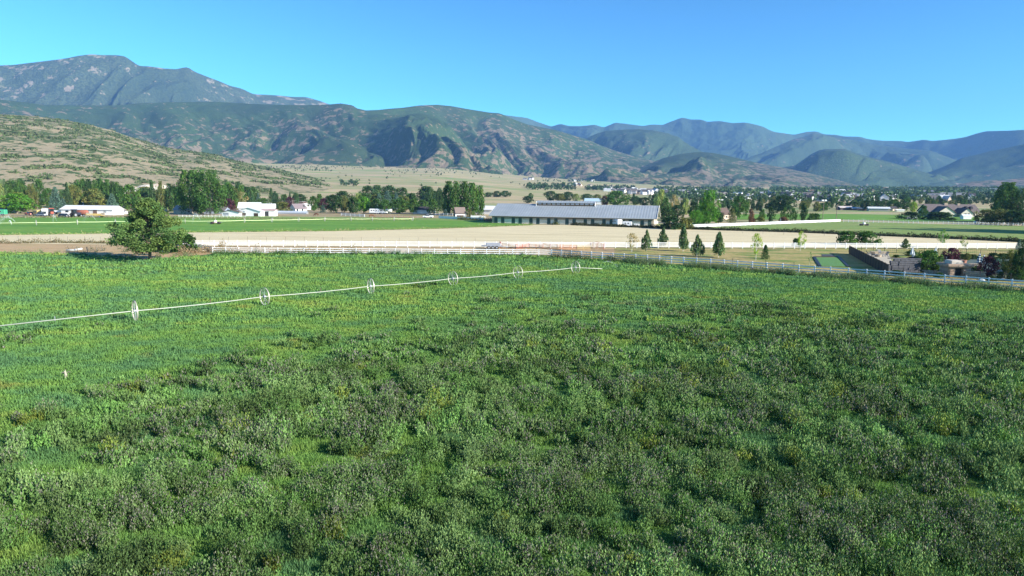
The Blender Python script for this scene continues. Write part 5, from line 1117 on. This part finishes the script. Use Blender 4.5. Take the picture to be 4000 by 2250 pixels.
vehicle('box',178,844,-1.1,WPAINT,'white box truck in the yard left of the red machine',.95)
vehicle('tractor',203,844,-.9,RED,'red tractor standing next to the white box truck',1.2)
vehicle('pickup',116,842,-.5,RED,'red pickup with a white cap at the left of the farm machinery',1.)
vehicle('wagon',234,836,.0,WPAINT,'white flat wagon left of the long white shed')
vehicle('car',250,850,-.3,pm('dark_car', (.05,.045,.06), .35),'dark car parked on the grass left of the rusty tank')
vehicle('tank',322,846,-.1,RUST,'rusty red tank trailer in front of the long white shed')
vehicle('tractor',295,848,1.2,pm('navy_paint', (.03,.035,.06), .5),'dark blue tractor coupled to the rusty tank',1.15)
vehicle('wagon',373,850,.0,YEL,'ochre hay wagon at the field edge in front of the white shed',1.0)
vehicle('horse',148,843,-.6,YEL,'ochre box trailer between the red pickup and the white truck',.95)
vehicle('horse',4,842,.1,GREENP,'green box trailer cut by the left edge',1.)
vehicle('car',165,845,-.3,GREY,'grey car half hidden behind the white box truck')
vehicle('wagon',1868,857,-.1,WPAINT,'white flat wagon between the stable and the long barn')
for i, (u_, v_, l_) in enumerate(((3826,874,'white car parked at the left of the roadside trees'),(3886,876,'silver car parked under the second roadside tree'),(3906,876,'white car parked next to the silver car'),(3958,879,'white car near the right edge under the trees'))): vehicle('car',u_,v_,.1+.2*i,WPAINT if i != 1 else METAL,l_)
# hay rack, log, stump, rocks
e = empty('hay_rack', P(78,850), -.1, 'low brown hay rack on the field edge at the far left', 'hay rack'); obj('frame', MB().bar((-3,0,.9),(3,0,.7),.12).bar((-3,.9,.9),(3,.9,.7),.12), WOODP, e)
for x in (-2.8,0,2.8): obj('leg', MB().bar((x,0,0),(x,.9,.8),.1), WOODP, e)
p = P(290,984); o_ = MB().tube([(-1.3,-.3,.3),(0,0,.35),(1.3,.5,.6)], [.2,.22,.18], 10).build('log', pm('bleached_log', (.55,.54,.50), .8), smooth=True, loc=p); tag(o_, 'short bleached log lying in the shade left of the big tree', 'log')
p = P(256,1478); e = empty('dead_stump', p, .3, 'bleached broken stump standing among the weeds at the left', 'stump')
e.scale = (.8,.8,.62); sb = MB().tube([(0,0,0),(.04,0,.4),(-.02,.03,.75),(.05,0,.95)], [.13,.10,.08,.02], 8); obj('trunk', sb, pm('bleached_wood', (.40,.38,.28), .8, var=.2, scale=9), e)
for a_, z_ in ((.3,.62),(2.4,.5),(4.2,.7)): obj('branch', MB().tube([(0,0,z_-.1),(math.cos(a_)*.25,math.sin(a_)*.25,z_+.05),(math.cos(a_)*.42,math.sin(a_)*.42,z_-.02)], [.05,.035,.012], 6), pm('grey_twig', (.2,.18,.15), .9), e)
def rock(u, v, w_, h_, label, mat=STONE, group=None, loc=None, seed=0, dep=None):
    import bmesh
    p = loc or P(u, v); s = mpp(p); bm = bmesh.new(); bmesh.ops.create_icosphere(bm, subdivisions=2, radius=1)
    r = np.random.RandomState(seed+int(u)); A = unit(9, r); D = .72+.25*r.rand(9)
    for q in bm.verts:
        c = np.array(q.co)
        for k in range(9):
            d = c.dot(A[k])-D[k]
            if d > 0: c = c-A[k]*d
        q.co = Vector(c)
    me = bpy.data.meshes.new('boulder'); bm.to_mesh(me); bm.free(); me.materials.append(mat); o = link('boulder', me); W_ = w_*s/2*1.25; Hh = h_*s/2*1.3
    o.location = p+V3((0,0,Hh*.6)); o.scale = (W_, dep or W_*.8, Hh); o.rotation_euler = (0,0,seed*.9); return tag(o, label, 'boulder', group)
rock(3430,980,15,6,'flat pale boulder on the brown grass behind the metal fence',pm('yellow_stone', (.62,.55,.36), .9),seed=3)
rock(2209,1003,9,5,'small white stone at the corner of the white fences',pm('white_stone', (.66,.66,.60), .9),seed=4)
rock(3836,1098,24,9,'big white boulder seen between the near fence rails',pm('white_stone', (.66,.66,.60), .9),seed=5)
# white gravel cut at the foot of the left hill
CUT = grass_mat('chalk_cut', [(.3,(.55,.48,.40)),(.5,(.72,.66,.58)),(.7,(.60,.44,.33))], .12, .6, .6)
for (az_px, R_, L_, W_, H_c, sd_) in ((540,640,24,30,13,1),(600,640,24,28,16.5,2),(668,645,22,26,14.5,3)):
    a_, _t = azel(az_px, 735); a = np.linspace(-1,1,40)[:,None]; b = np.linspace(-1,1,26)[None,:]
    hh = np.clip(1-np.abs(a)**3, 0, 1)**.8*np.clip(1-b*b, 0, 1)**.7*(1+.10*fbm(a*2.2+sd_, b*2+a*0, 4, sd_)); o_ = link('chalk_bank', grid_mesh('chalk_bank', a*L_+0*b, b*W_/2+0*a, hh*H_c, CUT)); o_.location = (math.sin(a_)*R_, math.cos(a_)*R_, -1.5); tag(o_, 'white chalky earth bank at the foot of the left hill', None, None, 'structure')
# ================================================================ horses
def horse(u, v, rz, label):
    e = empty('horse', P(u, v), rz, label, 'horse')
    me = bpy.data.meshes.new('body'); vs = [(0,0,1.15),(.45,0,1.18),(.8,0,1.15),(1.1,0,.95),(1.35,0,.65),(1.5,0,.42),(1.62,0,.25),(-.45,0,1.17),(-.75,0,1.12),
        (.72,.18,.85),(.72,.2,.45),(.74,.2,.06),(.68,-.18,.85),(.62,-.2,.45),(.66,-.2,.06),(-.72,.18,.85),(-.85,.2,.48),(-.80,.2,.06),(-.66,-.18,.85),(-.72,-.2,.48),(-.66,-.2,.06),(-.95,0,1.05)]
    es = [(0,1),(1,2),(2,3),(3,4),(4,5),(5,6),(0,7),(7,8),(2,9),(9,10),(10,11),(2,12),(12,13),(13,14),(8,15),(15,16),(16,17),(8,18),(18,19),(19,20),(8,21)]
    rd = [.30,.30,.27,.17,.13,.13,.07,.31,.28,.12,.07,.055,.12,.07,.055,.15,.075,.055,.15,.075,.055,.12]
    me.from_pydata(vs, es, []); o = link('body', me, e); m = o.modifiers.new('skin', 'SKIN'); 
    for i, r in enumerate(rd): me.skin_vertices[0].data[i].radius = (r*.8, r) if i in (0,1,7,8) else (r, r)
    me.skin_vertices[0].data[0].use_root = True
    sb = o.modifiers.new('sub', 'SUBSURF'); sb.levels = 1; sb.render_levels = 1; me.materials.append(HORSE)
    obj('tail', MB().tube([(-1.0,0,1.1),(-1.12,0,.8),(-1.1,0,.35)], [.06,.08,.02], 6), BLACK, e); obj('mane', MB().tube([(.85,0,1.35),(1.1,0,1.12),(1.32,0,.82)], [.05,.06,.03], 6), BLACK, e)
    for s in (-1, 1): obj('ear', MB().tube([(1.37,s*.07,.75),(1.36,s*.09,.9)], [.035,.008], 5), HORSE, e)
    return e
horse(1236,845,2.9,'chestnut horse grazing on the paddock strip left of the caravan fence')
horse(1451,850,.2,'dark brown horse grazing in front of the rusty pipe fence')
# ================================================================ garden at the right
sheet('putting_green', [(3187,1007),(3273,1006.5),(3310,1042),(3206,1040)], M_turf, .06, 'bright artificial putting green with a dark border')
for a_, b_ in (((3180,1004.5),(3275,1004)),((3275,1004),(3314,1043)),((3180,1004.5),(3203,1041))):
    pa, pb = P(*a_), P(*b_); tag(MB().bar((0,0,.06), pb-pa+V3((0,0,.06)), .5, .16).build('kerb', BLACK, loc=pa), 'dark kerb round the putting green, '+('far side' if b_[1] < 1010 else 'right side' if b_[0] > 3300 else 'left side'), 'kerb')
sheet('sand_pit', [(3212,1001),(3262,1001),(3252,994.5),(3208,994.5)], pm('dark_sand', (.06,.07,.09), .9), .06, 'small dark rectangle of rubber sheet behind the putting green')
PAVE = pm('pale_paving', (.50,.44,.33), .9, var=.1, scale=1.)
sheet('patio', [(3385,992),(3470,992),(3478,1010),(3500,1040),(3470,1052),(3432,1022)], PAVE, .05, 'pale paved patio behind the dark board fence')
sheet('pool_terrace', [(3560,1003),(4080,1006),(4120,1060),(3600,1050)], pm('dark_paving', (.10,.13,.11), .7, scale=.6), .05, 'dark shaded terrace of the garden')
sheet('garden_soil', [(3475,1045),(4100,1052),(4150,1100),(3800,1086),(3480,1072)], grass_mat('garden_soil', [(.3,(.04,.05,.03)),(.6,(.09,.10,.05))], .5, 2), .045, 'dark planted beds below the stone walls')
a_, b_ = P(3317,992), P(3467,1076); e = empty('board_fence', a_, 0, 'dark stained board fence running toward the near white fence', 'fence'); d = b_-a_; n = int(d.length/2.4)
bd = MB(); m_ = int(d.length/.2)
for k in range(m_): bd.bar(d*(k/m_)+V3((0,0,.8+.012*(k%3))), d*((k+.93)/m_)+V3((0,0,.8+.012*(k%3))), .03+.01*(k%2), 1.6)
obj('board_panel', bd, DARKW, e); obj('top_rail', MB().bar(V3((0,0,1.68)), d+V3((0,0,1.68)), .14, .06), DARKW, e)
for k in range(n+1): obj('post', MB().bar(d*(k/n)+V3((0,0,0)), d*(k/n)+V3((0,0,1.78)), .13), BLACK, e)
def iron_fence(ps, H, label, pick=.35):
    pts = [P(u, v, H) for u, v in ps]; pts = [V3((q.x,q.y,0)) for q in pts]; e = empty('iron_fence', pts[0], 0, label, 'fence'); o = pts[0]
    for q in pts: obj('post', MB().bar(q-o, q-o+V3((0,0,H)), .07), BLACK, e)
    for z in (.12, H-.14):
        b = MB()
        for i in range(len(pts)-1): b.bar(pts[i]-o+V3((0,0,z)), pts[i+1]-o+V3((0,0,z)), .035)
        obj('rail', b, BLACK, e)
    b = MB()
    for i in range(len(pts)-1):
        d = pts[i+1]-pts[i]; k = max(2, int(d.length/pick))
        for j in range(1, k): b.bar(pts[i]-o+d*(j/k)+V3((0,0,.12)), pts[i]-o+d*(j/k)+V3((0,0,H-.14)), .012)
    obj('pickets', b, BLACK, e)
iron_fence([(3317,963),(3365,963),(3412,963.5),(3456,965),(3503,966),(3555,966.5),(3611,968),(3666,969.5),(3719,971),(3776,972),(3832,973.5),(3890,975),(3945,977),(4000,979),(4060,981)], 1.25, 'thin black metal fence along the far side of the garden')
iron_fence([(3470,1044),(3530,1047),(3590,1050),(3650,1053),(3710,1056),(3770,1059),(3830,1061),(3890,1064),(3950,1067),(4010,1070),(4080,1073)], 1.25, 'thin black metal fence in front of the stone garden')
def chair(u, v, rz, label):
    e = empty('garden_chair', P(u, v), rz, label, 'garden chair', 'wooden armchairs round the fire pit'); G_ = pm('grey_wood_chair', (.20,.20,.21), .7)
    obj('seat', MB().add([(-.3,-.35,.40),(.3,-.35,.40),(.3,.25,.28),(-.3,.25,.28),(-.3,-.35,.43),(.3,-.35,.43),(.3,.25,.31),(-.3,.25,.31)], [(0,1,2,3),(7,6,5,4),(0,4,5,1),(1,5,6,2),(2,6,7,3),(3,7,4,0)]), G_, e)
    bk_ = MB()
    for k in range(5): bk_.bar((-.24+.12*k,.22,.3),(-.28+.14*k,.62,1.08-.03*abs(k-2)), .10, .02)
    obj('backrest', bk_, G_, e)
    for s in (-.36,.36): obj('armrest', MB().box(s-.07,s+.07,-.42,.38,.60,.63), G_, e); obj('leg', MB().box(s-.03,s+.03,-.36,-.30,0,.6), G_, e); obj('leg', MB().bar((s,.4,0),(s,.1,.45),.05), G_, e)
    return e
chair(3394,997,1.3,'dark armchair nearest the board fence'); chair(3412,1003,2.4,'armchair with its back to the board fence'); chair(3458,1003,-1.3,'armchair at the right side of the fire pit'); chair(3440,995,.1,'armchair on the far side of the fire pit')
e = empty('fire_pit', P(3430,1004), 0, 'round stone fire pit between the grey armchairs', 'fire pit'); obj('ring', MB().tube([(0,0,0),(0,0,.42)], .6, 14), STONE, e); obj('coals', MB().tube([(0,0,.421),(0,0,.45)], .42, 12), BLACK, e)
e = empty('seat_wall', P(3400,990), 0, 'low pale wall behind the armchairs', 'wall'); d = P(3462,991)-P(3400,990); obj('wall', MB().bar(V3((0,0,.22)), d+V3((0,0,.22)), .4, .44), STONE, e); obj('coping', MB().bar(V3((0,0,.47)), d+V3((0,0,.47)), .5, .06), PAVE, e)
def block_wall(ps, H, label, mat, seed, ch=.34, bw=.75, step=0, name='stone_wall'):
    pts = [P(u, v) for u, v in ps]; r = random.Random(seed); e = empty(name, pts[0], 0, label, 'wall'); o = pts[0]; b = MB(); cp = MB()
    for i in range(len(pts)-1):
        d = pts[i+1]-pts[i]; L = d.length; d.normalize(); nn = int(H/ch)
        for k in range(nn):
            x = step*k*.28+(k%2)*.3
            while x < L-.15:
                w_ = min(bw*r.uniform(.6,1.4), L-x); q = r.uniform(-.05,.05); b.bar(pts[i]-o+d*x+V3((0,q,ch*(k+.5))), pts[i]-o+d*(x+w_-.04)+V3((0,q,ch*(k+.5))), .45+r.uniform(0,.1), ch-.035); x += w_
    obj('stones', b, mat, e)
    for i in range(len(pts)-1):
        d = pts[i+1]-pts[i]; cp.bar(pts[i]-o+d*(.12*step)+V3((0,0,int(H/ch)*ch+.05)), pts[i+1]-o+V3((0,0,int(H/ch)*ch+.05)), .62, .1)
    obj('coping', cp, GSTONE if mat == GSTONE else STONE, e); return e
block_wall([(3452,1062),(3592,1064)], 2.4, 'tall grey block retaining wall beside the board fence', GSTONE, 3, .36, .9, .8)
block_wall([(3760,1083),(3850,1088)], 1.1, 'low rough stone wall right of the grotto door', STONE, 5, .3)
block_wall([(3770,1044),(3830,1046)], .7, 'short pale terrace wall above the planting', STONE, 6, .3)
block_wall([(3600,1071),(3690,1077)], .7, 'low stone wall in front of the full green tree', STONE, 7, .3)
g = empty('stone_grotto', P(3735,1080), -.08, 'stone grotto with flat slab roof and dark doorway', 'grotto'); g.scale = (.85,.85,.8); GS = pm('peach_stone', (.36,.26,.19), .9, var=.25, scale=1.8)
obj('wall', MB().bevbox(-1.9,-.75,-1,2.2,0,1.75,.12).bevbox(.55,1.9,-1,2.2,0,1.75,.12), GS, g); obj('doorway', MB().box(-.74,.54,-.3,2.1,0,1.6), BLACK, g); obj('lintel', MB().bevbox(-1.95,1.95,-1.1,2.3,1.76,2.05,.08), GS, g); obj('roof_slab', MB().bevbox(-2.4,2.2,-1.5,2.6,2.06,2.5,.12), GS, g); obj('cap_stone', MB().bevbox(-1.6,.5,-.9,1.4,2.51,3.15,.15), pm('ivory_stone', (.56,.50,.42), .9, var=.12), g)
e = empty('clay_pot', P(3763,1040)+V3((0,0,0)), 0, 'terracotta pot standing beside the grotto roof', 'pot'); obj('pot', MB().tube([(0,0,0),(0,0,.5),(0,0,.75),(0,0,1.0)], [.25,.42,.38,.45], 12), pm('terracotta', (.42,.19,.12), .8), e, True); obj('rim', MB().tube([(0,0,1.0),(0,0,1.08)], .5, 12), pm('terracotta', (.42,.19,.12), .8), e)
RK = [(3693,1060,16,14,'rounded pale boulder left of the grotto'),(3690,1073,24,16,'large squarish boulder at the left of the grotto door'),(3708,1080,16,18,'tall pale boulder right beside the grotto door'),(3762,1066,18,12,'sloping boulder at the right wall of the grotto'),(3790,1046,22,13,'yellowish boulder below the small round tree'),(3815,1048,18,12,'pale boulder left of the deep purple tree'),(3663,1068,26,10,'flat pale slab boulder below the full green tree'),(3640,1077,18,8,'pale boulder beside the low stone wall'),(3617,1074,14,7,'small pale boulder in the bed before the full green tree'),(3908,1066,26,11,'cream boulder right of the deep purple tree'),(3930,1069,18,8,'flat cream boulder next to the tall grass clumps'),(3893,1086,14,9,'small tan boulder under the deep purple tree'),(3953,1096,10,9,'little pale boulder between the grass clumps'),(3975,1096,10,8,'little pale boulder at the right of the grass clumps'),(3918,1092,18,7,'low grey boulder in the dark bed at right'),(3704,1046,22,10,'broad boulder on the terrace left of the cap stone')]
for i, (u_, v_, w_, h_, l_) in enumerate(RK): rock(u_, v_, w_, h_, l_, (STONE, GS, pm('cream_stone', (.60,.52,.38), .9))[i%3], None, None, i)
def umbrella(u, vb, vt, label, striped=False):
    p = P(u, vb); h = (vb-vt)*mpp(p); e = empty('closed_umbrella', p, 0, label, 'umbrella'); obj('pole', MB().tube([(0,0,0),(0,0,h)], .035, 6), GREY, e); obj('base', MB().tube([(0,0,0),(0,0,.1)], .3, 10), BLACK, e)
    z0 = h*.28; n = 12; 
    def ring(a, b): 
        m = MB(); ks = [a+(b-a)*i/3 for i in range(4)]; R_ = lambda t: .30*(1-t)**.7*(1.0+.0*t)+.05
        for i in range(3):
            za, zb = z0+(h-.1-z0)*ks[i], z0+(h-.1-z0)*ks[i+1]; vs = []
            for z, t in ((za, ks[i]), (zb, ks[i+1])):
                for k in range(n): r = R_(t)*(1+.28*(-1)**k); vs.append((r*math.cos(2*math.pi*k/n), r*math.sin(2*math.pi*k/n), z))
            m.add(vs, [(k,(k+1)%n,n+(k+1)%n,n+k) for k in range(n)])
        return m
    N_ = 7 if striped else 1; WC = pm('white_canvas', (.72,.72,.68), .9); NC = pm('navy_canvas', (.03,.05,.08), .9)
    for i in range(N_): obj('canopy', ring(i/N_, (i+1)/N_), WC if i % 2 == 0 else NC, e)
    obj('finial', MB().tube([(0,0,h-.1),(0,0,h+.12)], [.05,.01], 6), GREY, e)
umbrella(3562,1008,961,'tall closed white umbrella behind the stone wall'); umbrella(3567,1022,980,'second closed white umbrella just in front of the tall one'); umbrella(3652,1008,964,'closed white umbrella behind the full green tree')
umbrella(3823,1036,988,'taller closed umbrella with navy and white stripes',True); umbrella(3841,1036,995,'shorter closed umbrella with navy and white stripes',True)
# ================================================================ town houses
HV = []
def tmesh(wall, roof, L, D, he, hr, wing):
    w_ = MB().gable(-L/2,L/2,-D/2,D/2,-1,he,hr-.05); r_ = MB().roof(-L/2,L/2,-D/2,D/2,he,hr,.25,.6)
    if wing:
        for m, f in ((w_, 'gable'), (r_, 'roof')):
            g = MB(); (g.gable(0,D*.55,-L*.18,L*.18,-1,he*.95,hr*.85) if f == 'gable' else g.roof(-D*.3,D*.55,-L*.18,L*.18,he*.95,hr*.86,.25,.5)); M = Matrix.Translation(V3((L*.15*wing,-D/2,0)))@Matrix.Rotation(-math.pi/2,4,'Z'); m.add([tuple(M@V3(q)) for q in g.v], g.f)
    a = w_.build('wall', wall); b = r_.build('roof', roof); ma, mb = a.data, b.data; bpy.data.objects.remove(a); bpy.data.objects.remove(b); return ma, mb
TW = [pm('town_white', (.60,.60,.59), .7), pm('town_bright', (.74,.74,.74), .6), TANW, CREAM, pm('sand_wall', (.50,.43,.34), .8), pm('grey_wall', (.40,.41,.43), .8)]; TR = [GREYROOF, DARKROOF, BROWN, pm('mid_grey_roof', (.26,.26,.27), .8), pm('light_grey_roof', (.45,.46,.48), .7)]
for i in range(16): HV.append(tmesh(TW[i%6 if i%3 else 0], TR[(i*3)%5], 13+(i%4)*3, 9+(i%3)*1.5, 3+(i%2)*2.4, 6.5+(i%2)*2.6+(i%3)*.5, (0,1,-1)[i%3]))
rt = random.Random(12)
WN = ['white','bright white','tan','cream','sand','grey']; RN = ['grey','dark','brown','mid grey','light grey']
def town(boxes, label, group, sc=(.6,.95)):
    for u0, u1, v0, v1, n in boxes:
        for _ in range(int(n*1.5)):
            hi = rt.randrange(16); a, b = HV[hi]; lb = WN[hi%6 if hi%3 else 0]+' house with '+RN[(hi*3)%5]+' roof '+label; e = empty('town_house', P(rt.uniform(u0,u1), rt.uniform(v0,v1)), rt.uniform(-3.1,3.1), lb, 'house', group); s = rt.uniform(*sc); e.scale = (s,s,s)
            link('wall', a, e); link('roof', b, e)
town([(2590,2720,752,768,20),(2460,2600,750,762,8)], 'in the town, above the barn roof end', 'town houses above the barn roof end')
town([(2780,3020,764,780,24),(2740,2800,756,764,5)], 'in the town, above the left floodlight pole', 'town houses above the left floodlight pole')
town([(3030,3260,768,784,30),(2990,3100,755,764,8)], 'in the middle of the town', 'town houses in the middle')
town([(3260,3480,768,786,32)], 'in the town, above the metal sheds', 'town houses above the metal sheds')
town([(3480,3800,770,782,16),(3640,3760,778,784,4)], 'among trees above the large grey house', 'town houses above the large grey house')
town([(3130,3560,742,758,22),(3560,3900,745,765,10)], 'far off below the blue hills', 'far town houses below the blue hills')
town([(2360,2420,738,748,7),(2420,2500,742,752,9),(2220,2330,724,728,4)], 'at the foot of the brushy ridge', 'houses at the foot of the brushy ridge', (.5,.8))
town([(2230,2330,706,711,6),(2120,2170,690,694,3),(2040,2080,700,704,2)], 'high on the meadow slope', 'houses on the meadow slope', (.55,.8))
town([(3880,3960,735,752,7)], 'far off beside the tallest tree', 'far houses at the right edge')
# ================================================================ haze
hz = MB().box(-10400, 10400, -10400, 10400, -60, 1500)
hm = bpy.data.materials.new('haze_air'); hm.use_nodes = True; hn = hm.node_tree; hn.nodes.clear()
vo = N(hn, 'VolumePrincipled'); vo.inputs['Color'].default_value = (.22,.47,.95,1); vo.inputs['Density'].default_value = 6.5e-5; vo.inputs['Anisotropy'].default_value = 0
ho = N(hn, 'OutputMaterial'); hn.links.new(vo.outputs[0], ho.inputs['Volume'])
tag(hz.build('haze', hm), 'thin blue summer haze over the valley', None, None, 'stuff')
